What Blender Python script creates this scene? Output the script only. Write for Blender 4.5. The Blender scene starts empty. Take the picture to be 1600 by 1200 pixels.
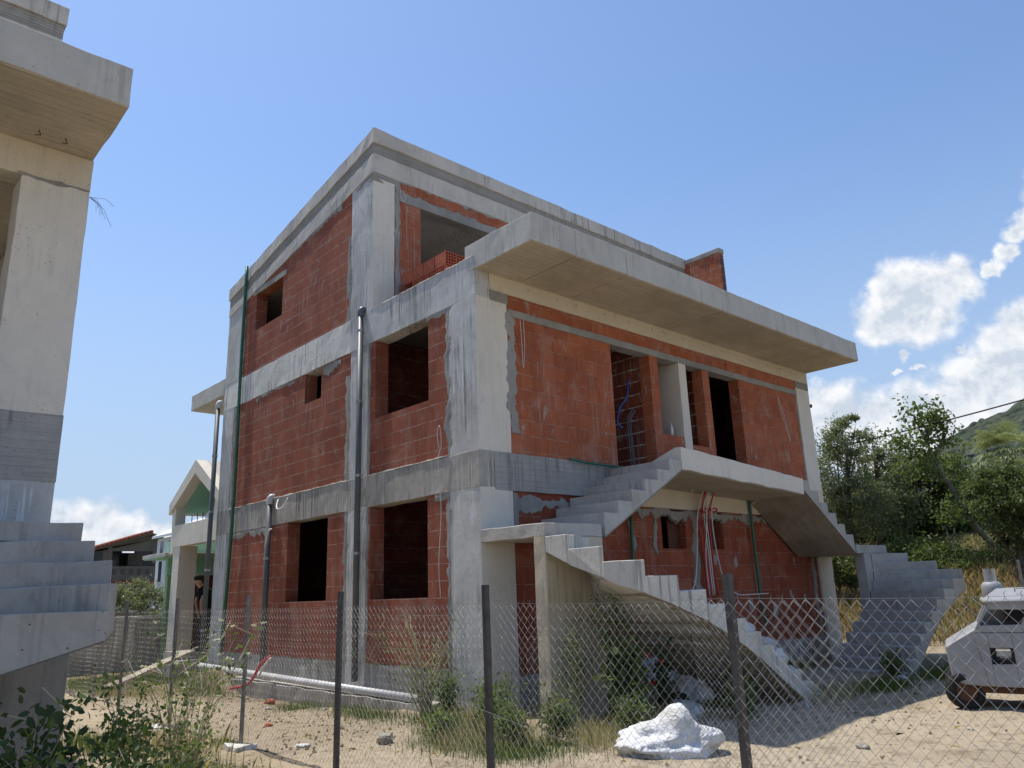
import bpy, bmesh, math, random
import numpy as np
from mathutils import Vector, Matrix, noise
R_ = math.radians
S = bpy.context.scene
COL = S.collection
rng = np.random.default_rng(7); random.seed(7)

# ------------------------------------------------------------------ camera
CP = Vector((-7.208, -8.636, 1.158)); yaw, pitch, roll = .742, .262, -.036
def cam_axes():
    cy, sy, cp, sp = math.cos(yaw), math.sin(yaw), math.cos(pitch), math.sin(pitch)
    f = Vector((sy*cp, cy*cp, sp)); r = Vector((cy, -sy, 0)); u = r.cross(f)
    c, s = math.cos(roll), math.sin(roll)
    return f, c*r + s*u, c*u - s*r
F_, RT, UP = cam_axes()
cd = bpy.data.cameras.new('camera'); cam = bpy.data.objects.new('camera', cd); COL.objects.link(cam)
cam.matrix_world = Matrix.Translation(CP) @ Matrix((RT, UP, -F_)).transposed().to_4x4()
cd.sensor_width = 36; cd.lens = 1204.8/1600*36; cd.clip_end = 4000; cd.clip_start = .05
S.camera = cam
# ------------------------------------------------------------------ sun, view
SUN_EL, SUN_AZ = R_(68), R_(-9)            # azimuth measured from +Y towards +X
sd = Vector((math.sin(SUN_AZ)*math.cos(SUN_EL), math.cos(SUN_AZ)*math.cos(SUN_EL), math.sin(SUN_EL)))
sl = bpy.data.lights.new('sun', 'SUN'); sl.energy = 3.0; sl.angle = R_(.5); sl.color = (1, .955, .88)
so = bpy.data.objects.new('sun', sl); COL.objects.link(so); so.rotation_euler = (-sd).to_track_quat('-Z', 'Y').to_euler()
S.view_settings.view_transform = 'Standard'; S.view_settings.look = 'None'
S.view_settings.gamma = 1; S.view_settings.exposure = .8
SKY = .15

# ------------------------------------------------------------------ node helpers
class NT:
    def __init__(s, tree): s.t = tree; s.n = tree.nodes; s.l = tree.links
    def new(s, kind, **kw):
        n = s.n.new(kind)
        for k, v in kw.items(): setattr(n, k, v)
        return n
    def put(s, sock, v):
        if v is None: return
        if isinstance(v, bpy.types.NodeSocket): s.l.new(v, sock)
        else:
            if hasattr(sock.default_value, '__len__') and not hasattr(v, '__len__'): v = [v]*len(sock.default_value)
            if hasattr(v, '__len__') and len(v) == 3 and len(sock.default_value) == 4: v = (*v, 1)
            sock.default_value = v
    def math(s, op, a, b=None, c=None, clamp=False):
        n = s.new('ShaderNodeMath', operation=op, use_clamp=clamp)
        for i, v in enumerate((a, b, c)):
            if v is not None: s.put(n.inputs[i], v)
        return n.outputs[0]
    def vm(s, op, a, b=None, out=0):
        n = s.new('ShaderNodeVectorMath', operation=op); s.put(n.inputs[0], a)
        if b is not None:
            if op == 'SCALE': s.put(n.inputs['Scale'], b)
            else: s.put(n.inputs[1], b)
        return n.outputs[out]
    def noise(s, vec, scale, detail=4, rough=.55, dist=0, out=0):
        n = s.new('ShaderNodeTexNoise'); s.put(n.inputs['Vector'], vec)
        for k, v in (('Scale', scale), ('Detail', detail), ('Roughness', rough), ('Distortion', dist)): n.inputs[k].default_value = v
        return n.outputs[out]
    def mix(s, f, a, b, mode='MIX'):
        n = s.new('ShaderNodeMix', data_type='RGBA', blend_type=mode)
        s.put(n.inputs[0], f); s.put(n.inputs[6], a); s.put(n.inputs[7], b); return n.outputs[2]
    def ramp(s, f, lo, hi, a=0., b=1.):
        n = s.new('ShaderNodeMapRange', interpolation_type='SMOOTHSTEP')
        for i, v in enumerate((f, lo, hi, a, b)): s.put(n.inputs[i], v)
        return n.outputs[0]
    def scale(s, vec, sc): return s.vm('MULTIPLY', vec, sc)
def mat(name, rough=.9, spec=.25):
    m = bpy.data.materials.new(name); m.use_nodes = True
    t = NT(m.node_tree); b = m.node_tree.nodes['Principled BSDF']
    b.inputs['Roughness'].default_value = rough; b.inputs['Specular IOR Level'].default_value = spec
    tc = t.new('ShaderNodeTexCoord'); return m, t, b, tc.outputs['Object']
def bump(t, b, h, strength=.5, dist=.01):
    n = t.new('ShaderNodeBump'); n.inputs['Strength'].default_value = strength; n.inputs['Distance'].default_value = dist
    t.put(n.inputs['Height'], h); t.l.new(n.outputs[0], b.inputs['Normal'])

# ------------------------------------------------------------------ world: sky with clouds
W = bpy.data.worlds.new('World'); S.world = W; W.use_nodes = True
t = NT(W.node_tree); bg = W.node_tree.nodes['Background']
sky = t.new('ShaderNodeTexSky', sky_type='NISHITA'); sky.sun_disc = False
sky.sun_elevation = SUN_EL; sky.sun_rotation = SUN_AZ; sky.air_density = 1.15; sky.dust_density = .6; sky.ozone_density = 1.6
gen = t.new('ShaderNodeTexCoord').outputs['Generated']
def pdir(px, py): return (F_ + RT*(px-800)/1204.8 - UP*(py-600)/1204.8).normalized()
BLOBS = [(1435,455,70,54),(1392,452,38,34),(1405,500,52,44),(1475,445,46,44),(1440,505,60,36),(1490,430,30,28),(1375,515,30,26),
  (1551,420,15,12),(1570,396,18,16),(1592,366,22,19),(1614,340,28,22),(1660,300,60,40),
  (1300,640,70,44),(1360,650,80,46),(1420,650,80,52),(1480,640,85,62),(1540,600,80,72),(1590,560,66,70),(1600,500,44,34),(1640,600,120,110),(1570,530,36,34),(1250,650,70,40),(1400,700,130,50),
  (1412,556,13,9),(1500,545,11,12),(1438,574,12,5),(1400,580,10,5),
  (70,830,60,42),(150,815,50,38),(192,828,44,30),(245,848,60,32),(330,880,80,30),(0,850,70,40),(2100,500,300,160),(2400,300,200,110),(-500,780,300,90),(-900,600,250,110)]
wv = t.noise(gen, 30, 5, .6, 0, 1); wv = t.vm('SCALE', t.vm('SUBTRACT', wv, (.5,.5,.5)), .034)
dv = t.vm('ADD', gen, wv)
acc = None
for px, py, rx, ry in BLOBS:
    c = pdir(px, py); rx /= 1204.8; ry /= 1204.8
    rr = 1/(1+((px-800)**2+(py-600)**2)/1204.8**2)**.5 if abs(px) < 1700 else .8
    d = t.vm('MULTIPLY', t.vm('SUBTRACT', dv, tuple(c)), (1/(rx*rr), 1/(rx*rr), 1/(ry*rr)))
    v = t.math('SUBTRACT', 1.2, t.vm('LENGTH', d, out=1))
    acc = v if acc is None else t.math('SMOOTH_MAX', acc, v, .12)
n1 = t.noise(gen, 20, 8, .58, .15); n2 = t.noise(t.vm('ADD', gen, (-.004, .004, .014)), 20, 7, .58, .15)
dens = t.math('ADD', t.math('MULTIPLY', acc, .75), t.math('MULTIPLY', t.math('SUBTRACT', n1, .5), 1.25))
cm = t.ramp(dens, -.02, .5)
shade = t.math('MULTIPLY_ADD', t.math('SUBTRACT', n1, n2), 4.2, .66, clamp=True)
core = t.ramp(acc, .45, 1.1); shade = t.math('SUBTRACT', shade, t.math('MULTIPLY', core, .45), clamp=True)
ccol = t.mix(shade, (2.35, 2.65, 3.05), (3.75, 3.8, 3.9))
sx = t.new('ShaderNodeSeparateXYZ'); t.l.new(gen, sx.inputs[0]); lowz = t.ramp(sx.outputs[2], .0, .55, .9, 0)
# phone sky: clearer, paler blue
skc = t.mix(1., sky.outputs[0], (.53, .585, .66), 'MULTIPLY'); skc = t.mix(lowz, skc, (1.75, 2.22, 2.95))
W.node_tree.links.new(t.mix(cm, skc, ccol), bg.inputs[0]); bg.inputs[1].default_value = SKY

# ------------------------------------------------------------------ objects helpers
def tag(o, label=None, cat=None, group=None, kind=None):
    if label: o['label'] = label
    if cat: o['category'] = cat
    if group: o['group'] = group
    if kind: o['kind'] = kind
    return o
def thing(name, label, cat, loc=(0,0,0), group=None):
    o = bpy.data.objects.new(name, None); COL.objects.link(o); o.location = loc; o.empty_display_size = .2
    return tag(o, label, cat, group)
def link(o, parent):
    COL.objects.link(o)
    if parent is not None:
        o.parent = parent
        if parent.type == 'EMPTY': o.location = -Vector(parent.location)
    return o
class MB:
    """collects faces in world coordinates"""
    def __init__(s): s.v = []; s.f = []; s.key = {}
    def vert(s, p, k=None):
        if k is not None and k in s.key: return s.key[k]
        s.v.append(tuple(p)); i = len(s.v)-1
        if k is not None: s.key[k] = i
        return i
    def poly(s, pts): s.f.append([s.vert(p) for p in pts])
    def box(s, x0, y0, z0, x1, y1, z1):
        x0, x1 = sorted((x0, x1)); y0, y1 = sorted((y0, y1)); z0, z1 = sorted((z0, z1))
        i = len(s.v); s.v += [(x,y,z) for z in (z0,z1) for y in (y0,y1) for x in (x0,x1)]
        s.f += [[i+a for a in q] for q in ((0,2,3,1),(4,5,7,6),(0,1,5,4),(2,6,7,3),(0,4,6,2),(1,3,7,5))]
        return s
    def hexa(s, c8):
        """c8: bottom four (ccw from above) then top four"""
        i = len(s.v); s.v += [tuple(p) for p in c8]
        s.f += [[i+a for a in q] for q in ((3,2,1,0),(4,5,6,7),(0,1,5,4),(1,2,6,5),(2,3,7,6),(3,0,4,7))]
        return s
    def rough(s, c8, step=.22, amp=.006, seed=0.):
        """hexahedron with gridded faces, displaced a little: cast concrete with uneven arrises"""
        P = [Vector(p) for p in c8]
        L = lambda a, b: max(1, min(60, int(round((P[a]-P[b]).length/step))))
        n = (L(0,1), L(1,2), L(0,4)); 
        def at(u, v, w):
            lo = (P[0]*(1-u)+P[1]*u)*(1-v) + (P[3]*(1-u)+P[2]*u)*v
            hi = (P[4]*(1-u)+P[5]*u)*(1-v) + (P[7]*(1-u)+P[6]*u)*v
            return lo*(1-w)+hi*w
        base = len(s.v); s.key = {}
        def vt(i, j, k):
            kk = (i, j, k)
            if kk in s.key: return s.key[kk]
            p = at(i/n[0], j/n[1], k/n[2]); q = p + Vector((seed, seed*1.7, 0))
            e = (i in (0, n[0])) + (j in (0, n[1])) + (k in (0, n[2]))
            a = amp*(1.5 if e >= 2 else .6)
            p = p + Vector((noise.noise(q*3.1), noise.noise(q*3.3+Vector((9,0,0))), noise.noise(q*2.9+Vector((0,7,0)))))*a
            if e >= 2: p = p + (at(.5,.5,.5)-p).normalized()*max(0, noise.noise(q*7))*amp*1.6
            return s.vert(p, kk)
        for k in (0, n[2]):
            for i in range(n[0]):
                for j in range(n[1]):
                    q = [vt(i,j,k), vt(i+1,j,k), vt(i+1,j+1,k), vt(i,j+1,k)]; s.f.append(q if k else q[::-1])
        for j in (0, n[1]):
            for i in range(n[0]):
                for k in range(n[2]):
                    q = [vt(i,j,k), vt(i+1,j,k), vt(i+1,j,k+1), vt(i,j,k+1)]; s.f.append(q if not j else q[::-1])
        for i in (0, n[0]):
            for j in range(n[1]):
                for k in range(n[2]):
                    q = [vt(i,j,k), vt(i,j+1,k), vt(i,j+1,k+1), vt(i,j,k+1)]; s.f.append(q[::-1] if not i else q)
        s.key = {}; return s
    def rbox(s, x0, y0, z0, x1, y1, z1, **k):
        x0, x1 = sorted((x0, x1)); y0, y1 = sorted((y0, y1)); z0, z1 = sorted((z0, z1))
        return s.rough([(x0,y0,z0),(x1,y0,z0),(x1,y1,z0),(x0,y1,z0),(x0,y0,z1),(x1,y0,z1),(x1,y1,z1),(x0,y1,z1)], **k)
    def prism(s, pts, d):
        """polygon (list of 3d) extruded by vector d"""
        n = len(pts); i = len(s.v); d = Vector(d); s.v += [tuple(p) for p in pts]; s.v += [tuple(Vector(p)+d) for p in pts]
        s.f.append([i+k for k in range(n)][::-1]); s.f.append([i+n+k for k in range(n)])
        s.f += [[i+k, i+(k+1) % n, i+n+(k+1) % n, i+n+k] for k in range(n)]; return s
    def tube(s, pts, r, n=8, cap=True, r2=None):
        P = [Vector(p) for p in pts]; m = len(P); rings = []
        d0 = (P[1]-P[0]).normalized(); u = d0.orthogonal().normalized()
        for i, p in enumerate(P):
            d = ((P[min(i+1, m-1)]-p).normalized() + (p-P[max(i-1, 0)]).normalized())
            d = d.normalized() if d.length > 1e-6 else d0
            u = (u - d*u.dot(d)).normalized(); w = d.cross(u)
            rr = (r if r2 is None else r + (r2-r)*i/(m-1)) if not hasattr(r, '__len__') else r[i]
            b = len(s.v); s.v += [tuple(p + (u*math.cos(a)+w*math.sin(a))*rr) for a in [2*math.pi*k/n for k in range(n)]]; rings.append(b)
        for a, b in zip(rings, rings[1:]):
            s.f += [[a+k, a+(k+1) % n, b+(k+1) % n, b+k] for k in range(n)]
        if cap: s.f.append([rings[0]+k for k in range(n)][::-1]); s.f.append([rings[-1]+k for k in range(n)])
        return s
    def build(s, name, m, parent=None, smooth=False, bev=0, fix=True):
        me = bpy.data.meshes.new(name); me.from_pydata(s.v, [], s.f)
        if fix:
            bm = bmesh.new(); bm.from_mesh(me); bmesh.ops.recalc_face_normals(bm, faces=bm.faces); bm.to_mesh(me); bm.free()
        if smooth: me.polygons.foreach_set('use_smooth', [True]*len(me.polygons))
        me.materials.append(m); o = bpy.data.objects.new(name, me); link(o, parent)
        if bev:
            b = o.modifiers.new('bevel', 'BEVEL'); b.width = bev; b.segments = 1; b.limit_method = 'ANGLE'; b.angle_limit = R_(40)
        return o
def spline(pts, n=6):
    """Catmull-Rom through the points"""
    P = [Vector(p) for p in pts]; P = [P[0]*2-P[1]] + P + [P[-1]*2-P[-2]]; out = []
    for i in range(1, len(P)-2):
        for k in range(n):
            t_ = k/n; a, b, c, d = P[i-1:i+3]
            out.append(.5*((2*b)+(c-a)*t_+(2*a-5*b+4*c-d)*t_**2+(3*b-a-3*c+d)*t_**3))
    return out + [P[-2]]
def npmesh(name, V, Fc, m, parent=None, smooth=False):
    """V (n,3), Fc (k,m) numpy"""
    me = bpy.data.meshes.new(name); k, w = Fc.shape
    me.vertices.add(len(V)); me.vertices.foreach_set('co', V.astype(np.float32).ravel())
    me.loops.add(k*w); me.loops.foreach_set('vertex_index', Fc.astype(np.int32).ravel())
    me.polygons.add(k); me.polygons.foreach_set('loop_start', np.arange(0, k*w, w, dtype=np.int32))
    if smooth: me.polygons.foreach_set('use_smooth', np.ones(k, dtype=bool))
    me.update(); me.validate(); me.materials.append(m)
    return link(bpy.data.objects.new(name, me), parent)

# ------------------------------------------------------------------ materials
def concrete(name, base, dark, pale=None, streak=.5, boards=None, patch=.6, bstr=.6, cracks=False, warm=0):
    m, t, b, co = mat(name, .92, .2)
    big = t.noise(co, .9, 6, .65, .4); mid = t.noise(co, 5.5, 6, .7); fine = t.noise(co, 60, 4, .7)
    c = t.mix(t.ramp(big, .36, .66, 0, patch), base, dark)
    c = t.mix(t.ramp(mid, .3, .75), t.mix(.25, c, dark), c)
    # rain streaks: noise stretched in z
    st = t.noise(t.scale(co, (9, 9, .35)), 1.6, 5, .65); st2 = t.noise(co, .8, 3)
    c = t.mix(t.math('MULTIPLY', t.ramp(st, .50, .62), t.ramp(st2, .42, .62, 0, streak)), c, [x*.42 for x in dark])
    if pale:
        st3 = t.noise(t.scale(co, (14, 14, .5)), 1.3, 4, .6)
        c = t.mix(t.math('MULTIPLY', t.ramp(st3, .52, .6), t.ramp(t.noise(co, 1.3, 3), .42, .55)), c, pale)
    blot = t.noise(t.scale(co, (2.2, 2.2, 1.3)), 1.7, 9, .72, .8); c = t.mix(t.ramp(blot, .52, .7, 0, .2+.35*patch), c, [x*.72 for x in dark]); c = t.mix(t.ramp(fine, .5, .8, 0, .35), c, [x*.6 for x in dark])
    h = t.math('ADD', t.math('MULTIPLY', mid, .9), t.math('ADD', t.math('MULTIPLY', blot, .8), t.math('MULTIPLY', fine, .35)))
    pit = t.new('ShaderNodeTexVoronoi'); t.put(pit.inputs['Vector'], co); pit.inputs['Scale'].default_value = 16; pit.inputs['Randomness'].default_value = 1
    pm = t.math('MULTIPLY', t.ramp(pit.outputs['Distance'], .07, .13, 1, 0), t.ramp(t.noise(co, 2.2, 2), .5, .62))
    c = t.mix(t.math('MULTIPLY', pm, .7), c, [x*.3 for x in dark]); h = t.math('SUBTRACT', h, t.math('MULTIPLY', pm, .8))
    if boards:
        sp = t.new('ShaderNodeSeparateXYZ'); t.l.new(co, sp.inputs[0]); ax = 'XYZ'.index(boards[0]); w = boards[1]
        a = t.math('ADD', sp.outputs[ax], t.math('MULTIPLY', t.math('SUBTRACT', mid, .5), .015))
        q = t.math('DIVIDE', a, w); fr = t.math('FRACT', q); idx = t.math('FLOOR', q)
        wn = t.new('ShaderNodeTexWhiteNoise', noise_dimensions='1D'); t.l.new(idx, wn.inputs['W'])
        ln = t.ramp(t.math('ABSOLUTE', t.math('SUBTRACT', fr, .5)), .43, .5)
        gscale = [2.2]*3; gscale[ax] = 40
        gr = t.noise(t.scale(co, gscale), 1, 5, .7)
        c = t.mix(t.math('MULTIPLY', ln, t.ramp(big, .4, .65, .03, .28)), c, [x*.5 for x in dark])
        c = t.mix(t.math('MULTIPLY', wn.outputs[0], .45), c, dark)
        c = t.mix(t.ramp(gr, .4, .72, 0, .45), c, [x*.75 for x in dark])
        h = t.math('ADD', t.math('MULTIPLY', h, .6), t.math('SUBTRACT', t.math('MULTIPLY', gr, .5), ln))
    t.l.new(c, b.inputs['Base Color']); bump(t, b, h, bstr, .012); return m
C_FRONT = concrete('concrete_clean_bounce_lit', (.74,.685,.59), (.60,.555,.48), streak=.22, patch=.4)  # clean cast concrete, warmed and lightened for light bounced off the sand
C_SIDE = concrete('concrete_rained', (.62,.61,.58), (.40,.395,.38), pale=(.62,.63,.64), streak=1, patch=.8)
C_BAND = concrete('concrete_band', (.47,.44,.39), (.29,.275,.25), pale=(.5,.49,.46), streak=1, patch=.9, bstr=.8)
C_WHITE = concrete('concrete_pale_sunlit', (.74,.72,.67), (.50,.48,.45), pale=(.7,.7,.68), streak=.8, patch=.6, bstr=1)  # grazing sun whitened into band and edges; also plain pale concrete
C_FASC = concrete('concrete_fascia', (.56,.54,.49), (.42,.405,.37), streak=.35, patch=.6)
C_ROOF = concrete('concrete_roof_band', (.62,.58,.52), (.43,.40,.36), streak=.6, patch=.6)
C_ROOFD = concrete('concrete_rough_band', (.40,.375,.33), (.27,.25,.22), streak=.5, boards=('Z', .05), bstr=.8)
C_SOFF = concrete('board_marked_soffit', (.64,.56,.43), (.42,.36,.27), streak=0, boards=('Y', .11), patch=.7)
C_YEL = concrete('concrete_yellow_beam', (.67,.60,.47), (.54,.475,.37), streak=.1, patch=.5, bstr=.3)
C_BOARD = concrete('board_marked_band', (.47,.455,.425), (.31,.30,.28), streak=.8, boards=('Z', .09), patch=.7, bstr=.4)
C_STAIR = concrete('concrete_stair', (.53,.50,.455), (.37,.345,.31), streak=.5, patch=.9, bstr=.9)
C_STAIRD = concrete('concrete_stair_shade_tinted', (.43,.41,.375), (.32,.30,.27), streak=.4, patch=.9, bstr=.9)  # stair concrete darkened: shade over the steps is put into the colour
C_STAIRL = concrete('concrete_stair_edge', (.68,.65,.59), (.50,.475,.42), streak=.8, patch=.6, bstr=.9)
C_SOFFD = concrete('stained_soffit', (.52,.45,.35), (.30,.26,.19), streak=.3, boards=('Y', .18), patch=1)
C_BEIGE = concrete('board_wall', (.62,.54,.41), (.45,.39,.29), streak=.5, patch=.8)
M_MORT = concrete('mortar', (.37,.355,.325), (.24,.23,.21), streak=.2, patch=.9, bstr=1)
C_PLINTH = concrete('concrete_plinth', (.42,.40,.36), (.26,.245,.22), pale=(.5,.48,.45), streak=.8, patch=.9)
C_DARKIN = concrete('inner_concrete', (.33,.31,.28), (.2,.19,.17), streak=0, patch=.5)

def brick(name, c1, c2, mort, w=.27, row=.25, u0=0., v0=0., smear=.5, mw=.006, rib=1.):
    m, t, b, co = mat(name, .85, .2)
    g = t.new('ShaderNodeNewGeometry'); sn = t.new('ShaderNodeSeparateXYZ'); t.l.new(g.outputs['True Normal'], sn.inputs[0])
    sp = t.new('ShaderNodeSeparateXYZ'); t.l.new(co, sp.inputs[0])
    ny = t.math('GREATER_THAN', t.math('ABSOLUTE', sn.outputs[1]), .5)
    u = t.math('ADD', t.math('MULTIPLY', ny, sp.outputs[0]), t.math('MULTIPLY', t.math('SUBTRACT', 1, ny), sp.outputs[1]))
    wob = t.math('SUBTRACT', t.noise(co, 2.2, 3), .5); wob2 = t.math('SUBTRACT', t.noise(co, 22, 2), .5)
    z = t.math('ADD', t.math('ADD', sp.outputs[2], t.math('MULTIPLY', wob, .03)), t.math('MULTIPLY', wob2, .012))
    v = t.math('SUBTRACT', z, v0); rown = t.math('FLOOR', t.math('DIVIDE', v, row))
    wn = t.new('ShaderNodeTexWhiteNoise', noise_dimensions='1D'); t.l.new(rown, wn.inputs['W'])
    uu = t.math('ADD', t.math('SUBTRACT', u, u0), t.math('MULTIPLY', t.math('SUBTRACT', wn.outputs[0], .5), .5*w))
    uu = t.math('ADD', uu, t.math('MULTIPLY', t.math('MODULO', t.math('ADD', rown, 40), 2), .5*w))
    q = t.math('DIVIDE', uu, w); coln = t.math('FLOOR', q)
    fu = t.math('MULTIPLY', t.math('ABSOLUTE', t.math('SUBTRACT', t.math('FRACT', q), .5)), w)
    fv = t.math('MULTIPLY', t.math('ABSOLUTE', t.math('SUBTRACT', t.math('FRACT', t.math('DIVIDE', v, row)), .5)), row)
    du = t.math('SUBTRACT', w/2, fu); dv_ = t.math('SUBTRACT', row/2, fv)
    j = t.noise(co, 9, 3, .6)
    wid = t.ramp(j, .35, .75, mw*.35, mw*2.0)
    mh = t.math('SUBTRACT', 1, t.math('DIVIDE', dv_, wid), clamp=True); mh = t.ramp(mh, 0, .35)
    mv = t.ramp(du, .0015, .005, 1, 0); mvp = t.math('MULTIPLY', mv, t.ramp(t.noise(co, 3.3, 2), .5, .6))
    rc = t.new('ShaderNodeTexWhiteNoise', noise_dimensions='2D'); cb = t.new('ShaderNodeCombineXYZ'); t.l.new(rown, cb.inputs[0]); t.l.new(coln, cb.inputs[1]); t.l.new(cb.outputs[0], rc.inputs['Vector'])
    c = t.mix(rc.outputs[0], c1, c2)
    c = t.mix(t.ramp(t.noise(co, 1.1, 4, .6), .4, .7, 0, .4), c, [x*.55 for x in c2])
    rb = t.math('SINE', t.math('MULTIPLY', u, 2*math.pi/.028)); rbm = t.ramp(rb, -.98, -.6, 1, 0)
    c = t.mix(t.math('MULTIPLY', rbm, .16*rib), c, [x*.4 for x in c1])
    veil = t.noise(co, 1.7, 7, .7, .5); c = t.mix(t.ramp(veil, .48, .75, 0, .32), c, (.50,.36,.29))
    # splashes, smears and lime runs of cement
    sm = t.noise(t.scale(co, (1, 1, .38)), 9, 6, .75, .6); smm = t.math('MULTIPLY', t.ramp(sm, .56, .64), t.ramp(t.noise(co, 1.4, 2), .44, .56, 0, smear))
    dr = t.noise(t.scale(co, (16, 16, .45)), 1.3, 4, .7); drm = t.math('MULTIPLY', t.ramp(dr, .53, .64), t.ramp(t.noise(co, .9, 2), .46, .6, 0, smear*.65))
    c = t.mix(t.math('MULTIPLY', mv, .55), c, [x*.28 for x in c1])
    c = t.mix(t.math('MAXIMUM', smm, drm), c, [x*.85 for x in mort])
    c = t.mix(t.math('MAXIMUM', mh, t.math('MULTIPLY', mvp, .8)), c, mort)
    t.l.new(c, b.inputs['Base Color'])
    h = t.math('ADD', t.math('MULTIPLY', mh, 1.), t.math('MULTIPLY', t.noise(co, 40, 3), .25))
    h = t.math('SUBTRACT', h, t.math('ADD', t.math('MULTIPLY', mv, .9), t.math('MULTIPLY', rbm, .22*rib)))
    h = t.math('ADD', h, t.math('MULTIPLY', rc.outputs[0], .35))
    bump(t, b, h, .8, .01); return m
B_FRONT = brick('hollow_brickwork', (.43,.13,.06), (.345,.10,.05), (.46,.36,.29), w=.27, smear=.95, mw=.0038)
B_SIDE = brick('side_brickwork_dimmed', (.34,.105,.058), (.27,.08,.047), (.38,.29,.235), w=.255, smear=.9, mw=.006, v0=.09)  # front brick darkened: the side wall's missing sunlight put into the colour
B_LOW = brick('ground_brickwork', (.33,.088,.046), (.27,.068,.037), (.42,.34,.28), w=.38, smear=.6, mw=.004)
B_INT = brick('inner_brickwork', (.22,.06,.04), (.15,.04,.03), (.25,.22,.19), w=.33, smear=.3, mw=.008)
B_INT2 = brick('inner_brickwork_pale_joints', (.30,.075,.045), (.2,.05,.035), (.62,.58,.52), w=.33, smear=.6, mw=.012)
B_UNIT = mat('terracotta', .8)[0]
def plain(name, col, rough=.6, spec=.4, nscale=12, var=.25, metal=0, bstr=.15):
    m, t, b, co = mat(name, rough, spec); b.inputs['Metallic'].default_value = metal
    n = t.noise(co, nscale, 5, .6)
    t.l.new(t.mix(t.ramp(n, .35, .7), col, [x*(1-var) for x in col]), b.inputs['Base Color'])
    if bstr: bump(t, b, t.noise(co, nscale*6, 3), bstr, .004)
    return m
B_UNIT = plain('terracotta_brick', (.45,.125,.07), .85, .2, 8, .3)
M_PIPE = plain('grey_plastic', (.10,.108,.118), .45, .5, 5, .2)
M_WPIPE = plain('pale_pipe', (.62,.62,.62), .4, .5, 3, .25)
M_GREEN = plain('green_plastic', (.02,.13,.075), .4, .5, 5, .2)
M_RED = plain('red_plastic', (.5,.02,.03), .45, .5, 6, .2)
M_WHITE = plain('white_plastic', (.66,.65,.63), .5, .4, 6, .15)
M_BLUE = plain('blue_plastic', (.02,.09,.35), .5, .4, 6, .15)
M_BLACK = plain('black_plastic', (.02,.02,.02), .5, .4, 6, .15)
M_GALV = plain('galvanised_steel', (.42,.42,.41), .42, .5, 30, .35, .75)
M_POSTD = plain('dark_steel_post', (.075,.07,.068), .5, .5, 14, .4, .3)
M_POSTG = plain('grey_steel_post', (.26,.25,.235), .45, .5, 14, .4, .5)
M_WOOD = plain('weathered_timber', (.48,.42,.33), .9, .1, 7, .35)
M_BARK = plain('bark', (.16,.13,.105), .95, .1, 9, .5, bstr=.8)
M_BARKP = plain('pale_bark', (.30,.265,.22), .95, .1, 9, .5, bstr=.8)
M_STONE = plain('stone', (.42,.38,.31), .95, .1, 9, .4, bstr=.8)
M_SACK = plain('woven_sack', (.80,.80,.80), .7, .3, 5, .1, bstr=.4)
M_SACK, t, b, co = mat('woven_sack', .65, .3)
wn_ = t.noise(t.scale(co, (1, 1, 1.6)), 5, 5, .55, 2.2); w2_ = t.noise(co, 2.2, 3, .5, 3)
t.l.new(t.mix(t.ramp(t.noise(co, 4, 4), .5, .7, 0, .6), (.64,.64,.64), (.45,.42,.37)), b.inputs['Base Color']); bump(t, b, t.math('ADD', t.math('MULTIPLY', t.math('ABSOLUTE', t.math('SUBTRACT', wn_, .5)), -2.5), t.math('MULTIPLY', t.math('ABSOLUTE', t.math('SUBTRACT', w2_, .5)), -5)), .6, .025)
M_SACKG = plain('dusty_sack', (.50,.48,.46), .8, .2, 5, .35, bstr=.5)
M_RUST = plain('rusty_steel', (.12,.06,.035), .85, .2, 20, .5)
M_MINT = plain('mint_plaster', (.32,.56,.42), .9, .1, 3, .12)
M_LGREEN = plain('green_plaster', (.26,.38,.20), .9, .1, 3, .15)
M_HGREY = plain('taupe_plaster', (.15,.135,.115), .9, .1, 2, .15)
M_HWHITE = plain('white_plaster', (.66,.68,.71), .9, .1, 2, .1)
M_DARK = plain('dark_glass', (.02,.022,.025), .2, .5, 2, .2, bstr=0)
M_TILE = plain('clay_roof_tile', (.33,.11,.07), .85, .2, 14, .45)
M_DOOR = plain('brown_door', (.11,.04,.025), .6, .3, 6, .3)
M_WIRE = plain('fence_wire', (.40,.39,.37), .5, .4, 40, .3, .35, bstr=0)
M_SKIN = plain('skin', (.42,.22,.15), .6, .3, 20, .15, bstr=0)
M_SHIRT = plain('black_cloth', (.012,.012,.014), .9, .1, 20, .2)
M_TROUS = plain('dark_trousers', (.02,.021,.026), .9, .1, 20, .2)
M_HAIR = plain('dark_hair', (.02,.014,.01), .8, .2, 40, .3)
def leaf(name, c1, c2, tr=.35, rough=.55, nsc=1.3):
    m, t, b, co = mat(name, rough, .25)
    g = t.new('ShaderNodeNewGeometry')
    c = t.mix(g.outputs['Random Per Island'], c1, c2)
    c = t.mix(t.ramp(t.noise(co, nsc, 4, .6), .35, .68, 0, .55), c, [x*.5 for x in c1])
    t.l.new(c, b.inputs['Base Color'])
    tl = t.new('ShaderNodeBsdfTranslucent'); t.put(tl.inputs[0], t.mix(.5, c, (c2[0]*1.6, c2[1]*1.7, c2[2]*.6)))
    mx = t.new('ShaderNodeMixShader'); mx.inputs[0].default_value = tr
    t.l.new(b.outputs[0], mx.inputs[1]); t.l.new(tl.outputs[0], mx.inputs[2])
    t.l.new(mx.outputs[0], t.n['Material Output'].inputs[0]); return m
L_OLIVE = leaf('olive_leaf', (.13,.15,.09), (.26,.28,.18))
L_DARK = leaf('dark_leaf', (.035,.052,.024), (.075,.10,.042))
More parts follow.
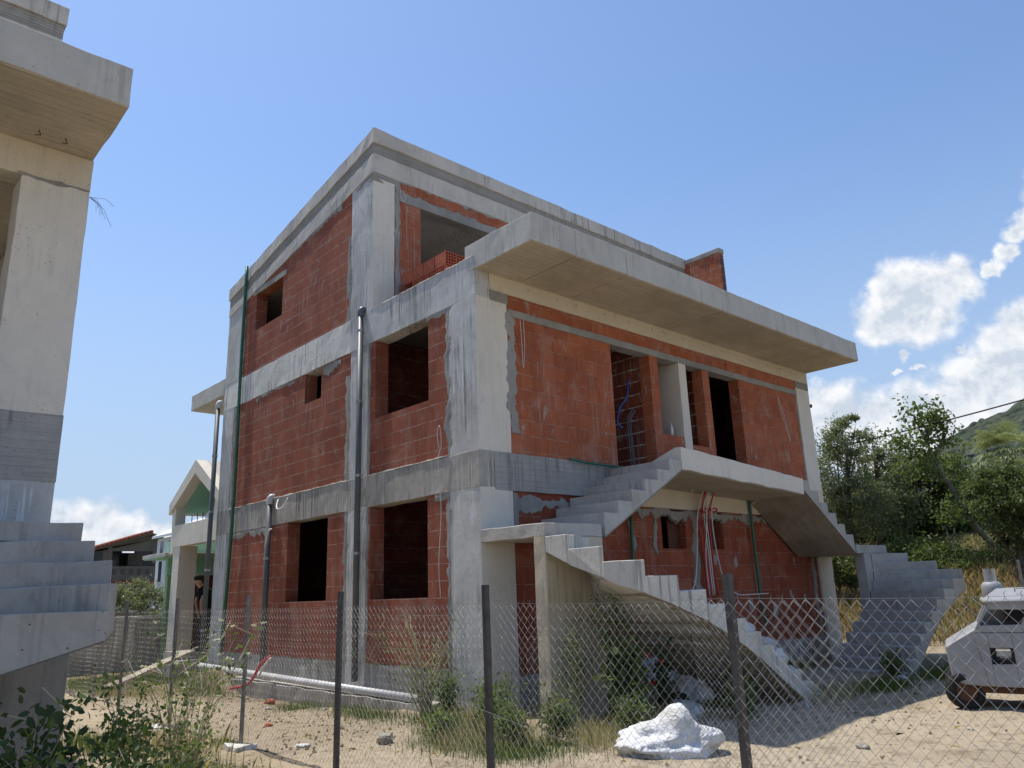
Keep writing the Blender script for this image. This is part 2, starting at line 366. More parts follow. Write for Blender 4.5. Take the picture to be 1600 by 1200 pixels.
L_MID = leaf('mid_leaf', (.065,.092,.035), (.145,.18,.07))
L_BRIGHT = leaf('bright_leaf', (.08,.115,.035), (.165,.21,.075))
L_PALM = leaf('palm_leaf', (.16,.20,.10), (.36,.38,.22), .25)
L_GRASS = leaf('green_grass', (.07,.12,.03), (.16,.22,.06), nsc=2.5)
L_DRY = leaf('dry_grass', (.32,.275,.15), (.50,.44,.28), .3, nsc=.8)
L_DRYR = leaf('rust_dry_grass', (.27,.185,.10), (.45,.34,.20), .3, nsc=.8)
L_STALK = leaf('dry_stalk', (.40,.34,.20), (.55,.48,.30), .1)
L_WEED = leaf('weed_leaf', (.07,.12,.035), (.17,.23,.07), nsc=4)
L_BROAD = leaf('broad_dark_leaf', (.03,.055,.02), (.085,.125,.035), .25, nsc=4)
L_FLOW = leaf('white_flower', (.6,.6,.5), (.75,.75,.65), .3)
L_POPPY = leaf('red_petal', (.6,.03,.03), (.75,.06,.05), .3)

# ground material
def ground_mat():
    m, t, b, co = mat('sandy_earth', .95, .1)
    n1 = t.noise(co, .35, 6, .6, .3); n2 = t.noise(co, 3.1, 7, .65); n3 = t.noise(co, 42, 4, .7); n4 = t.noise(co, 11, 5, .7)
    c = t.mix(t.ramp(n1, .35, .65), (.43,.355,.255), (.345,.28,.195))
    c = t.mix(t.ramp(n2, .48, .72, 0, .7), c, (.20,.15,.095))
    c = t.mix(t.ramp(n4, .54, .66, 0, .75), c, (.14,.105,.07))
    c = t.mix(t.ramp(n3, .58, .72, 0, .5), c, (.47,.40,.30))
    v = t.new('ShaderNodeTexVoronoi'); t.put(v.inputs['Vector'], co); v.inputs['Scale'].default_value = 26
    pb = t.math('MULTIPLY', t.ramp(v.outputs['Distance'], .16, .26, 1, 0), t.ramp(t.noise(co, 5, 3), .52, .6))
    c = t.mix(t.math('MULTIPLY', pb, .7), c, (.46,.42,.36))
    sp = t.new('ShaderNodeSeparateXYZ'); t.l.new(co, sp.inputs[0])
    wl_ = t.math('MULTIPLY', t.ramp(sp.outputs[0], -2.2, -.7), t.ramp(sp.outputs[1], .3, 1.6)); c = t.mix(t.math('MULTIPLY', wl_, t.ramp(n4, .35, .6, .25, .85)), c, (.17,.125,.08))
    # turf and litter away from the yard
    far = t.math('MAXIMUM', t.ramp(sp.outputs[0], 11.5, 14), t.ramp(sp.outputs[1], 10, 14))
    c = t.mix(t.math('MULTIPLY', far, t.ramp(n2, .3, .6, .5, 1)), c, (.17,.15,.07))
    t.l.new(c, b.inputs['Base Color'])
    h = t.math('ADD', t.math('ADD', t.math('MULTIPLY', n2, 2.2), t.math('MULTIPLY', n4, 1.)), t.math('ADD', t.math('MULTIPLY', n3, .35), t.math('MULTIPLY', pb, .5)))
    bump(t, b, h, .9, .035); return m
M_GROUND = ground_mat()

# ------------------------------------------------------------------ ground
def sstep(a, b, x): t_ = min(1, max(0, (x-a)/(b-a))); return t_*t_*(3-2*t_)
def gz(x, y):
    h = -.45 + .05*noise.noise(Vector((x*.5, y*.5, 0))) + .028*noise.noise(Vector((x*1.9, y*1.9, 3))) + .02*noise.noise(Vector((x*5, y*5, 5)))
    h -= .22*sstep(1.2, 3.5, y)*(1-sstep(7.2, 8.6, y))*sstep(-2.2, -.6, x)*(1-sstep(.4, 1, x))
    h += .28*math.exp(-((x+.35)/.55)**2-((y-8.2)/.8)**2) + .12*math.exp(-((x+.9)/.6)**2-((y-4.9)/1.6)**2) + .10*math.exp(-((x+1.0)/.5)**2-((y-2.6)/1.)**2)
    h += 2.35*sstep(11.5, 23, x) + .25*sstep(11.5, 13.5, x) + sstep(30, 200, x)*6
    h += .04*noise.noise(Vector((x*1.1, y*1.1, 9)))*sstep(11, 14, x)
    h -= .25*sstep(10, 18, y)*(1-sstep(6, 12, x))
    return h
def axis(a, b, st, far):
    v = list(np.arange(a, b, st)); k = st*1.6
    while v[-1] < far: v.append(v[-1]+k); k *= 1.35
    k = st*1.6
    while v[0] > -far: v.insert(0, v[0]-k); k *= 1.35
    return v
xs, ys = axis(-9, 14, .11, 1500), axis(-7, 12, .11, 1500)
V = np.array([(x, y, gz(x, y)) for y in ys for x in xs]); nx = len(xs)
ii = np.array([[j*nx+i, j*nx+i+1, (j+1)*nx+i+1, (j+1)*nx+i] for j in range(len(ys)-1) for i in range(nx-1)])
tag(npmesh('ground', V, ii, M_GROUND, None, True), kind='structure')

# ------------------------------------------------------------------ wall helpers
def wall_cells(mb, ax, p, th, u0, u1, z0, z1, holes=(), top=None):
    """brick wall in plane ax ('X' or 'Y') at coordinate p, thickness th inwards; holes = (u0,u1,z0,z1); top = function of u"""
    us = sorted({u0, u1, *[h[0] for h in holes], *[h[1] for h in holes]}); zs = sorted({z0, z1, *[h[2] for h in holes], *[h[3] for h in holes]})
    us = [u for u in us if u0 <= u <= u1]; zs = [z for z in zs if z0 <= z <= z1]
    def inh(u, z): return any(h[0] < u < h[1] and h[2] < z < h[3] for h in holes)
    def P(u, z, d):
        if top and z >= z1-1e-6: z = top(u)
        return (p+d, u, z) if ax == 'X' else (u, p+d, z)
    filled = {}
    for i in range(len(us)-1):
        for k in range(len(zs)-1):
            filled[i, k] = not inh((us[i]+us[i+1])/2, (zs[k]+zs[k+1])/2)
    for (i, k), f in filled.items():
        if not f: continue
        a, b, c, d = us[i], us[i+1], zs[k], zs[k+1]
        mb.poly([P(a,c,0), P(b,c,0), P(b,d,0), P(a,d,0)]); mb.poly([P(a,c,th), P(a,d,th), P(b,d,th), P(b,c,th)])
        if not filled.get((i-1, k)): mb.poly([P(a,c,0), P(a,d,0), P(a,d,th), P(a,c,th)])
        if not filled.get((i+1, k)): mb.poly([P(b,c,0), P(b,c,th), P(b,d,th), P(b,d,0)])
        if not filled.get((i, k-1)): mb.poly([P(a,c,0), P(a,c,th), P(b,c,th), P(b,c,0)])
        if not filled.get((i, k+1)): mb.poly([P(a,d,0), P(b,d,0), P(b,d,th), P(a,d,th)])
    bm = bmesh.new(); return mb
def jag(mb, ax, p, a, b, w0, w1, seed, amp=.03, th=.02, step=.045):
    """uneven band of mortar along a->b (u,z points) spread w0 to one side and w1 to the other"""
    a, b = Vector(a), Vector(b); L = (b-a).length; n = max(2, int(L/step)); d = (b-a)/L; nn = Vector((-d.y, d.x))
    P = lambda q, off: (p+off, q.x, q.y) if ax == 'X' else (q.x, p+off, q.y)
    lo, hi = [], []
    for i in range(n+1):
        q = a + d*(L*i/n); s_ = seed+i*step
        f = lambda k: noise.noise(Vector((s_*2.1, k, 0)))*2.4 + noise.noise(Vector((s_*7, k, 4)))*1.5 + noise.noise(Vector((s_*21, k, 4)))*.6
        lo.append(q - nn*max(.004, w0+amp*f(1))); hi.append(q + nn*max(.004, w1+amp*f(2)))
    i0 = len(mb.v)
    for i in range(n+1):
        o_ = .006*noise.noise(Vector((seed+i*step*3, 8, 0)))
        mid = (lo[i]+hi[i])/2
        mb.v += [P(lo[i], th), P(lo[i]*.8+mid*.2, o_), P(mid, o_-.004), P(hi[i]*.8+mid*.2, o_), P(hi[i], th)]
    for i in range(n):
        for k in range(4): q = i0+i*5+k; mb.f.append([q, q+1, q+6, q+5])
    return mb

# ------------------------------------------------------------------ main house
H = thing('unfinished_house', 'unfinished three storey house of concrete and red hollow brick filling the middle', 'house', (5.2, 4.8, -.45))
WX, DY, YS = 10.55, 9.76, 3.01
Z0, Z1B, Z1T, Z2B, Z2T, ZCB, ZCT = .09, 2.65, 3.2, 5.64, 6.30, 6.08, 6.53
def rb(name, m, *boxes, bev=.006, parent=None, amp=.006, step=.22):
    mb = MB()
    for i, q in enumerate(boxes): mb.rbox(*q, amp=amp, step=step, seed=q[0]+q[2])
    return mb.build(name, m, parent or H, bev=bev)
# columns, left side
I_ = .004
def front_face(o, m=None):  # front faces get warmer, lighter concrete: ground bounce painted in, fewer streaks
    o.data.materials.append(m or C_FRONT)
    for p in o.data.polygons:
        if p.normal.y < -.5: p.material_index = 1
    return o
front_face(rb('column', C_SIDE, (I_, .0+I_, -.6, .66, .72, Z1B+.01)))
front_face(rb('column', C_SIDE, (I_, I_, Z1T-.01, .66, .70, Z2B+.01)))
rb('column', C_SIDE, (I_, 3.09, -.6, .35, 3.73, Z1B+.01)); rb('column', C_SIDE, (I_, 3.09, Z1T-.01, .35, 3.73, Z2B+.01))
rb('column', C_SIDE, (I_, 9.12, -.7, .35, DY, Z1B+.01)); rb('column', C_SIDE, (I_, 9.12, Z1T-.01, .35, DY, Z2B+.01))
front_face(rb('column', C_SIDE, (I_, YS+I_, Z2T-.01, .5, 3.80, 9.06))); rb('column', C_SIDE, (I_, 8.82, Z2T-.01, .35, DY, 8.42))
rb('column', C_FRONT, (9.93, I_, -.6, WX-I_, .5, Z1B)); rb('column', C_FRONT, (9.93, I_, Z1T-.01, WX-I_, .5, Z2B+.01))
rb('column', C_FRONT, (5.22, I_, Z1T-.01, 5.46, 1.7, 5.56))
# left beams (bands)
rb('beam', C_BAND, (0, 0, Z1B, .3, DY, Z1T), amp=.008)
rb('beam', C_WHITE, (0, 3.75, Z2B, .3, DY, Z2T), amp=.012); rb('beam', C_SIDE, (0, 0, Z2B, .3, 3.745, Z2T), amp=.008)  # rear stretch whiter: grazing sunlight put into its colour
rb('plinth_beam', C_PLINTH, (.02, .3, -.75, .35, DY, Z0), amp=.012); rb('footing', C_PLINTH, (-.33, .95, -1.0, .015, 9.6, -.36), amp=.02)
# front beams
rb('beam', C_BOARD, (.305, -.003, 2.62, 3.1, .3, Z1T)); rb('beam', C_YEL, (3.105, -.003, 2.52, WX, .3, Z1T))
rb('beam', C_ROOFD, (.302, -.003, Z2B-.02, .68, .3, 5.80)); rb('beam', C_YEL, (.302, -.002, 5.80, WX, .3, ZCB+.002)); rb('beam', C_ROOFD, (9.93, -.003, Z2B-.02, WX, .3, 5.798))
rb('plinth_beam', C_PLINTH, (.67, .03, -.8, WX, .3, -.02), amp=.012)
# slabs
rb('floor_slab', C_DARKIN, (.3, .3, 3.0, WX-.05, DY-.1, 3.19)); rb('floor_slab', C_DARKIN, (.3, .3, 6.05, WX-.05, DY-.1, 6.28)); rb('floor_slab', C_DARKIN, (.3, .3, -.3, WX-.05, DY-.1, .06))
# canopy: cast in five sections
xs_ = [0, .95, 2.16, 4.94, 7.77, WX]; mb = MB()
for i in range(5): mb.rbox(xs_[i]+.002, -1.31+.004*(i % 2), ZCB, xs_[i+1]-.004, .25, ZCT, amp=.008, seed=i*3.)
cano = mb.build('canopy', C_FASC, H, bev=.01)
mb = MB()
for a, b in zip(xs_, xs_[1:]): mb.rbox(a+.012, -1.285, ZCB-.006, b-.01, -.004, ZCB+.02, amp=.002)
mb.build('soffit', C_SOFF, cano)
tag(cano, 'long cantilevered concrete canopy over the first floor')
mb = MB().rbox(0, DY, 6.1, WX, 12.0, 6.52, amp=.006); tag(mb.build('canopy', C_FASC, H, bev=.01), 'rear canopy seen end on')
# roof, falling to the back
def zt(y): return 10.12 + (y-YS)*(8.874-10.122)/(9.764-3.01)
def slab_sl(y0, y1, x0, x1, t0, t1, t0b=None, t1b=None):
    return [(x0,y0,zt(y0)-t1),(x1,y0,zt(y0)-t1),(x1,y1,zt(y1)-(t1b or t1)),(x0,y1,zt(y1)-(t1b or t1)),(x0,y0,zt(y0)-t0),(x1,y0,zt(y0)-t0),(x1,y1,zt(y1)-(t0b or t0)),(x0,y1,zt(y1)-(t0b or t0))]
mb = MB().rough(slab_sl(YS-.03, DY+.03, -.03, WX, 0, .31), amp=.01); roof = mb.build('roof', C_ROOF, H, bev=.01)
mb = MB().rough(slab_sl(YS, DY, 0, WX-.02, .305, .55), amp=.01); mb.build('parapet_band', C_ROOFD, roof)
mb = MB().rough(slab_sl(YS-.012, DY, -.012, WX-.02, .55, .95, .55, .78), amp=.008)
mb.build('beam', C_ROOF, H, bev=.008)
mb = MB().rbox(0, YS, 8.98, .62, YS+.75, 9.20, amp=.008); mb.build('beam', C_ROOFD, H)
# small ribs on fascia where the formwork met
# brick walls
def bw(m, ax, p, th, u0, u1, z0, z1, holes=(), top=None, label=None):
    mb = MB(); wall_cells(mb, ax, p, th, u0, u1, z0, z1, holes, top); o = mb.build('brick_wall', m, H)
    if label: o['label'] = label
    return o
B = .014
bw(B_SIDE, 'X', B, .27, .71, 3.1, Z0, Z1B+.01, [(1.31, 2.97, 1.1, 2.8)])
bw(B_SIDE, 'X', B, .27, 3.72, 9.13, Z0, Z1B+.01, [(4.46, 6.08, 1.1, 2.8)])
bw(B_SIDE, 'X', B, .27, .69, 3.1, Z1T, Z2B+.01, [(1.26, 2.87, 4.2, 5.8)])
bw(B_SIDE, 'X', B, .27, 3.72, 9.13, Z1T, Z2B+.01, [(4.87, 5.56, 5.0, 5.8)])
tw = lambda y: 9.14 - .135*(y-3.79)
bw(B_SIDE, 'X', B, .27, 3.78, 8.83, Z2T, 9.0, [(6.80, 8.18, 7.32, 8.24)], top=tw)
rb('lintel', C_PLINTH, (.0, 6.65, 8.245, .25, 8.35, 8.38))
bw(B_FRONT, 'Y', B, .25, .65, 3.17, Z1T, 5.43); bw(B_FRONT, 'Y', B, .25, 4.3, 5.23, Z1T, 5.43, [(4.55, 5.3, 3.92, 5.6)])
bw(B_FRONT, 'Y', B, .25, 5.45, 6.27, Z1T, 5.43, [(5.4, 6.04, 3.8, 5.6)]); bw(B_FRONT, 'Y', B, .25, 7.4, 9.94, Z1T, 5.43)
bw(B_FRONT, 'Y', B+.006, .2, .68, 5.2, 5.56, 5.81, label='narrow strip of brick above the lintel')
bw(B_FRONT, 'Y', B+.006, .2, 7.0, 9.93, 5.56, 5.81); bw(B_FRONT, 'Y', B+.03, .2, 5.2, 7.0, 5.56, 5.81)
rb('lintel', M_MORT, (.67, -.006, 5.43, 5.23, .24, 5.555)); rb('lintel', M_MORT, (5.235, -.006, 5.43, 9.93, .24, 5.555))
bw(B_LOW, 'Y', B+.04, .22, .66, 9.94, -.03, 2.66, [(4.3, 5.03, 1.8, 2.53), (5.63, 6.27, 1.8, 2.53)])
bw(B_FRONT, 'Y', YS+B, .25, .5, 9.9, 8.90, 9.22); [bw(B_FRONT, 'Y', YS+B, .25, a_, b_, Z2T, 8.73) for a_, b_ in ((.5, 1.13), (4.3, 5.6), (8.2, 9.9))]
rb('lintel', M_MORT, (.5, YS-.004, 8.73, 9.9, YS+.24, 8.905))
# wing wall at the far end of the terrace
mb = MB().rbox(10.27, 1.85, 6.5, 10.47, 3.0, 9.93, amp=.004); ww = mb.build('wing_wall', B_FRONT, H)
mb = MB().rbox(10.25, 1.83, 9.93, 10.49, 3.5, 10.07, amp=.01); mb.build('coping', M_MORT, ww, bev=.015)
mb = MB()
for r_ in range(14):
    z = 6.55 + r_*.25
    for i in range(4):
        for k in range(4):
            if z+.05+k*.05 < 9.9: mb.box(10.295+i*.042, 1.842, z+.02+k*.055, 10.325+i*.042, 1.86, z+.058+k*.055)
tag(mb.build('brick_holes', M_DARK, ww), kind='stuff')
# inner walls and closing walls so that the rooms are rooms
def inner(name, m, *b): rb(name, m, b, bev=0, amp=.002, step=1)
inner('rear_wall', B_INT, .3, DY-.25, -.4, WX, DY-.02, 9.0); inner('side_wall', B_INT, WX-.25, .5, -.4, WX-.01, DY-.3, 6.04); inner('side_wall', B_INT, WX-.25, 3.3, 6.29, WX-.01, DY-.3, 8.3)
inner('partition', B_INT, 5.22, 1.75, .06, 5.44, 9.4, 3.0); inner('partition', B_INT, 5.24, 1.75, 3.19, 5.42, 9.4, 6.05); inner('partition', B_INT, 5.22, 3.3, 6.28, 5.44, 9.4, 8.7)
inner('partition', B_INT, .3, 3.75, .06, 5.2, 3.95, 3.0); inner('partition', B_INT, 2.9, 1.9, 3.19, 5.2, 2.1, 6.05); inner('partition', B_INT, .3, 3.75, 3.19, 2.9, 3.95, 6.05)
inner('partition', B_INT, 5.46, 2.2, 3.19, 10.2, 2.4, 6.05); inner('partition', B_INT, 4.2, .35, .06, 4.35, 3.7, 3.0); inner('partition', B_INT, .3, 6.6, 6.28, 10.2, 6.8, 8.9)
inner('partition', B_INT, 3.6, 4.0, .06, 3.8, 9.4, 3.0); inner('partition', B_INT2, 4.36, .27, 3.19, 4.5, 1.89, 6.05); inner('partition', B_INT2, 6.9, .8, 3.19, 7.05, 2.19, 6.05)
# corner where first-floor door reveals show
# mortar
mb = MB(); s = 1.
for (ax, p, a, b, w0, w1, amp) in [
  ('X', .006, (.70, Z0), (.70, Z1B), .12, .03, .045), ('X', .006, (.69, Z1T), (.69, Z2B), .11, .05, .045), ('X', .004, (3.09, Z1T), (3.09, Z2B), .02, .06, .02), ('X', .004, (3.09, Z0), (3.09, Z1B), .02, .06, .02),
  ('X', .006, (3.74, Z1T), (3.74, 5.2), .16, .05, .045), ('X', .006, (3.74, Z0), (3.74, Z1B), .13, .04, .045), ('X', .006, (9.1, Z1T), (9.1, Z2B), .0, .12, .03), ('X', .006, (9.1, Z0), (9.1, Z1B), .0, .1, .03),
  ('X', .006, (3.80, Z2T), (3.80, 8.1), .13, .05, .045), ('X', .006, (8.83, Z2T), (8.83, 8.4), .02, .10, .03),
  ('X', .006, (4.2, 8.98), (6.2, 8.73), .09, .0, .07), ('X', .008, (7.9, Z2B-.02), (6.0, Z2B-.02), .0, .05, .06), ('X', .008, (4.8, Z2B-.02), (4.1, Z2B-.02), .0, .16, .07),
  ('X', .006, (9.0, Z1B), (6.9, Z1B), .0, .15, .07), ('X', .006, (1.3, Z2B-.06), (.75, Z2B-.06), .12, .02, .04), ('X', .004, (1.1, Z1B-.03), (.72, Z1B-.03), .04, .1, .04),
  ('Y', .002, (.74, Z1T+.32), (.74, 5.5), .09, .13, .055), ('Y', .004, (9.9, Z1T), (9.9, 5.45), .03, .04, .02), ('Y', YS+.002, (.56, Z2T), (.56, 9.15), .07, .05, .03),
  ('Y', YS+.004, (.5, 9.2), (3.9, 9.22), .07, .03, .05), ('Y', YS+.002, (.6, 8.93), (3.9, 8.9), .05, .02, .045), ('Y', -.006, (.95, 5.47), (5.2, 5.5), .025, .05, .02), ('Y', -.006, (7.0, 5.47), (9.9, 5.5), .02, .04, .02),
  ('Y', .03, (3.0, 2.5), (9.9, 2.46), .13, .02, .09), ('Y', .034, (4.1, 1.7), (4.1, 2.5), .05, .05, .04), ('Y', .034, (5.3, .2), (5.3, 2.5), .10, .12, .05), ('Y', .034, (9.75, -.1), (9.75, 2.45), .04, .12, .04),
  ('Y', .034, (.8, 2.5), (3.0, 2.55), .18, .02, .07), ('Y', .034, (.75, 1.9), (.75, 2.6), .05, .12, .05)]:
    jag(MB(), ax, p, a, b, w0, w1, s, amp, .03 if ax == 'X' else .06, .03).build('mortar_joint', M_MORT, H); s += 7.3
# pale strips along the band tops: sunlit edges painted as colour
mb = MB(); s = 3.
for a, b in (((9.1, Z1T+.005), (3.75, Z1T+.005)), ((3.05, Z1T+.004), (.75, Z1T+.004)), ((3.05, Z2T+.0), (.02, Z2T))):
    jag(MB(), 'X', -.006, a, b, .012, .006, s, .012, .05).build('sunlit_edge_strip', C_WHITE, H); s += 9
for (a, b, c_, e) in [(4.3,5.03,1.8,2.53),(5.63,6.27,1.8,2.53)]:
    rb('window_shutter', M_DOOR, (a+.38, .2, c_, b, .23, e), bev=0, amp=0)
# pale blotches of cement on the ground floor brick
mb = MB()
for u, z, r_ in ((6.6,1.55,.10),(7.0,.75,.12),(7.9,.6,.15),(8.6,.9,.07),(8.9,1.6,.05),(3.5,1.9,.1),(3.4,2.2,.08),(9.2,.7,.05),(5.9,1.6,.1)):
    mb = MB(); n = 14; c0 = len(mb.v); mb.v.append((u, .044, z))
    for k in range(n):
        a = 2*math.pi*k/n; q = r_*(.6+.8*abs(noise.noise(Vector((u*7+k, z*5, 1))))*1.4); mb.v.append((u+math.cos(a)*q*.8, .051, z+math.sin(a)*q*1.3))
    mb.f += [[c0, c0+1+k, c0+1+(k+1) % n] for k in range(n)]; mb.build('cement_patch', M_MORT, H)

# ---- staircases
def staircase(parent, x0, sgn, y0, L, Lx, ups, bal, npil=True, wallx=1.15, label=None, ground=-.6, lowm=None, wm=None, upm=None):
    upm = upm or C_STAIR
    """x0 outer end of the landing, sgn direction along the facade, y0 wall face, L landing height"""
    X = lambda x: x0 + sgn*x
    Yo = y0 - 1.3
    mb = MB()
    mb.rough([(X(0), Yo, L-.18), (X(Lx), Yo, L-.18), (X(Lx), y0-.004, L-.18), (X(0), y0-.004, L-.18), (X(0), Yo, L), (X(Lx), Yo, L), (X(Lx), y0-.004, L), (X(0), y0-.004, L)], amp=.012)
    st = mb.build('staircase', upm, parent, bev=.008)
    if label: st['label'] = label
    # upper flight
    n, run, rise = ups; mb = MB(); prof = []
    for i in range(n):
        xx = Lx+.06+run*i; prof += [(xx, L+rise*i+(.001 if i == 0 else 0)), (xx, L+rise*(i+1))]
    xe = Lx+.06+run*n; prof += [(xe, L+rise*n)]
    low = [(xe, L+rise*n-.15), (Lx+.04, L-.17), (Lx+.04, L-.0)]
    ya, yb = Yo+.004, y0-.006; m_ = 6
    for k in range(m_):
        a_, b_ = ya+(yb-ya)*k/m_, ya+(yb-ya)*(k+1)/m_
        for i in range(n):
            xa, xb = Lx+.06+run*i, Lx+.06+run*(i+1); zt_ = L+rise*(i+1)
            zs0, zs1 = L-.165+(rise*n+.02)/n*i, L-.165+(rise*n+.02)/n*(i+1)
            if i == 0: xa_ = Lx+.005
            j = lambda q: .008*noise.noise(Vector((X(xa)*3, q*4, zt_)))
            mb.hexa([(X(xa), a_, zs0), (X(xb), a_, zs1), (X(xb), b_, zs1), (X(xa), b_, zs0), (X(xa)+j(a_), a_, zt_+j(a_+5)), (X(xb), a_, zt_+j(a_+5)), (X(xb), b_, zt_+j(b_+5)), (X(xa)+j(b_), b_, zt_+j(b_+5))])
    o = mb.build('upper_flight', upm, st, bev=.006)
    mb = MB()
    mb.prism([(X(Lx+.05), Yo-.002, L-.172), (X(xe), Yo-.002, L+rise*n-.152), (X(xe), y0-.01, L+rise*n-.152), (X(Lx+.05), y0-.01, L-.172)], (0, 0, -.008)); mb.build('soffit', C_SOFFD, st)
    # lower flight with winders
    r = .187; px_ = .84
    noses = [((px_, -1.3), (0, -1.3)), ((px_, -1.3), (0, -1.72)), ((px_, -1.3), (0, -2.28)), ((.88, -1.3), (.14, -2.8)), ((.97, -1.3), (.78, -2.8)), ((1.16, -1.3), (1.34, -2.8)),
             ((1.48, -1.3), (1.77, -2.8)), ((1.8, -1.3), (2.16, -2.8)), ((2.16, -1.3), (2.5, -2.8)), ((2.5, -1.3), (2.8, -2.8)), ((2.84, -1.3), (3.1, -2.8)), ((3.17, -1.3), (3.42, -2.8)), ((3.5, -1.3), (3.72, -2.8)), ((3.82, -1.3), (4.02, -2.8))]
    mb = MB(); ms = MB()
    for k in range(1, len(noses)):
        zk = L - r*k
        if zk < ground+.05: break
        (a0, a1), (b0, b1) = noses[k-1], noses[k]
        q = lambda pt, z: (X(pt[0]), y0+pt[1]+(0 if pt[1] < -1.31 else -.004), z)
        sa, sb = max(zk-.20, ground), max(zk-.38, ground); nn = 8
        in_a, in_b, o_a, o_b = [Vector(v) for v in (a0, b0, a1, b1)]
        ia = [o_a]
        if k == 3: ia = [o_a, Vector((.02, -2.45)), Vector((.06, -2.66))]
        top_pts = [in_a] + [in_a.lerp(o_a, s_/nn) for s_ in range(1, nn)] + ia + [o_b] + [o_b.lerp(in_b, s_/nn) for s_ in range(1, nn)] + ([in_b] if (in_b-in_a).length > .01 else [])
        def jt(p, s_): return Vector((p.x+.026*noise.noise(Vector((p.x*6+k, p.y*9, s_))), p.y+.02*noise.noise(Vector((p.x*5, p.y*4+k, s_+3)))))
        i0 = len(mb.v); m2 = len(top_pts)
        for p in top_pts:
            pp = jt(p, 1.); mb.v.append(q(pp, zk+.022*noise.noise(Vector((p.x*7, p.y*7, k)))))
        for p in top_pts:
            # height of soffit by closeness to nose a or b
            da = min((p-in_a.lerp(o_a, s_/8)).length for s_ in range(9)); db = min((p-in_b.lerp(o_b, s_/8)).length for s_ in range(9))
            f = da/(da+db+1e-6); mb.v.append(q(p, sa+(sb-sa)*f))
        mb.f.append([i0+j for j in range(m2)])
        for j in range(m2): mb.f.append([i0+j, i0+(j+1) % m2, i0+m2+(j+1) % m2, i0+m2+j])
        bi = len(ms.v)
        for p, z in ((a0, sa), (a1, sa), (b1, sb), (b0, sb)): ms.v.append(q(p, z-.004))
        ms.f.append([bi, bi+1, bi+2, bi+3])
        mb.f.append([i0+m2+j for j in range(m2)])
    o = mb.build('lower_flight', lowm or C_STAIRL, st, bev=.006)
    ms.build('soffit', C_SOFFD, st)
    # wall under the front edge of the landing
    MB().rbox(X(.0), Yo+.006, ground-.2, X(wallx), Yo+.22, L-.175, amp=.006).build('supporting_wall', wm or C_BEIGE, st, bev=.01)
    return st
staircase(H, 0, 1, 0, 2.02, 1.15, (6, .33, .181), None, label='near staircase with fan shaped lower steps and rough pale edge')
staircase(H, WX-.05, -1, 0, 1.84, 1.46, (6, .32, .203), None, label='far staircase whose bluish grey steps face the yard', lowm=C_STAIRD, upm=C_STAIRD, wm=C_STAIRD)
# balcony joining the two upper flights
mb = MB()
mb.rough([(3.19,-1.305,2.96),(7.12,-1.305,2.78),(7.12,-.01,2.80),(3.19,-.01,2.92),(3.19,-1.305,3.34),(7.12,-1.305,3.08),(7.12,-1.17,3.08),(3.19,-1.17,3.34)], amp=.012)
mb.rough([(3.19,-1.165,2.96),(7.12,-1.165,2.79),(7.12,-.006,2.80),(3.19,-.006,2.92),(3.19,-1.165,3.11),(7.12,-1.165,3.05),(7.12,-.006,3.16),(3.19,-.006,3.18)], amp=.006)
bal = mb.build('balcony', C_FRONT, H, bev=.01)
MB().prism([(3.2,-1.29,2.952),(7.1,-1.29,2.772),(7.1,-.02,2.79),(3.2,-.02,2.912)], (0,0,-.006)).build('soffit', C_SOFF, bal)
# ---- pipes and cables fixed to the house
def pipe(name, pts, r, m, parent=H, n=10, label=None, sp=True, smooth=True):
    o = MB().tube(spline(pts, 6) if sp else pts, r, n).build(name, m, parent, smooth=smooth)
    if label: o['label'] = label
    return o
def downpipe(y, zb, zt_, label, r=.055, x=-.075):
    o = MB().tube([(x, y, zb), (x, y, zt_-.1)], r, 14).build('drainpipe', M_PIPE, H, smooth=True); o['label'] = label
    MB().tube(spline([(x, y, zt_-.12), (x, y, zt_-.03), (x+.03, y, zt_+.03), (x+.12, y, zt_+.04)], 6), r*1.12, 14).build('elbow', M_WPIPE if y > 6 else M_PIPE, o, smooth=True)
    for z in np.arange(zb+.7, zt_-.3, 1.35): MB().tube([(x, y, z), (x, y, z+.05)], r*1.2, 14).build('bracket', M_GALV, o)
downpipe(3.27, -.2, 6.33, 'tall grey drainpipe in the middle of the side wall'); downpipe(6.78, -.1, 3.2, 'short grey drainpipe beside the ground floor window', .06); downpipe(9.93, -.2, 5.88, 'grey drainpipe at the rear corner')
pipe('hose', [(-.05,8.72,9.15),(-.06,8.72,6.76),(-.07,8.66,4.73),(-.08,8.64,3.1),(-.07,8.74,1.7),(-.06,8.88,.1)], .038, M_GREEN, label='long green conduit running down the side wall')
pipe('hose', [(7.19,-.05,2.9),(7.2,-.05,2.0),(7.22,-.05,.9),(7.3,-.06,.3)], .03, M_GREEN); pipe('hose', [(3.36,-.03,2.4),(3.33,-.02,1.2),(3.28,-.04,.0),(3.3,-.2,-.38)], .03, M_GREEN)
pipe('hose', [(1.9,-.04,3.21),(2.2,-.08,3.17),(2.7,-.1,3.16),(3.2,-.08,3.16)], .02, M_GREEN, label='green conduit lying on the concrete ledge')
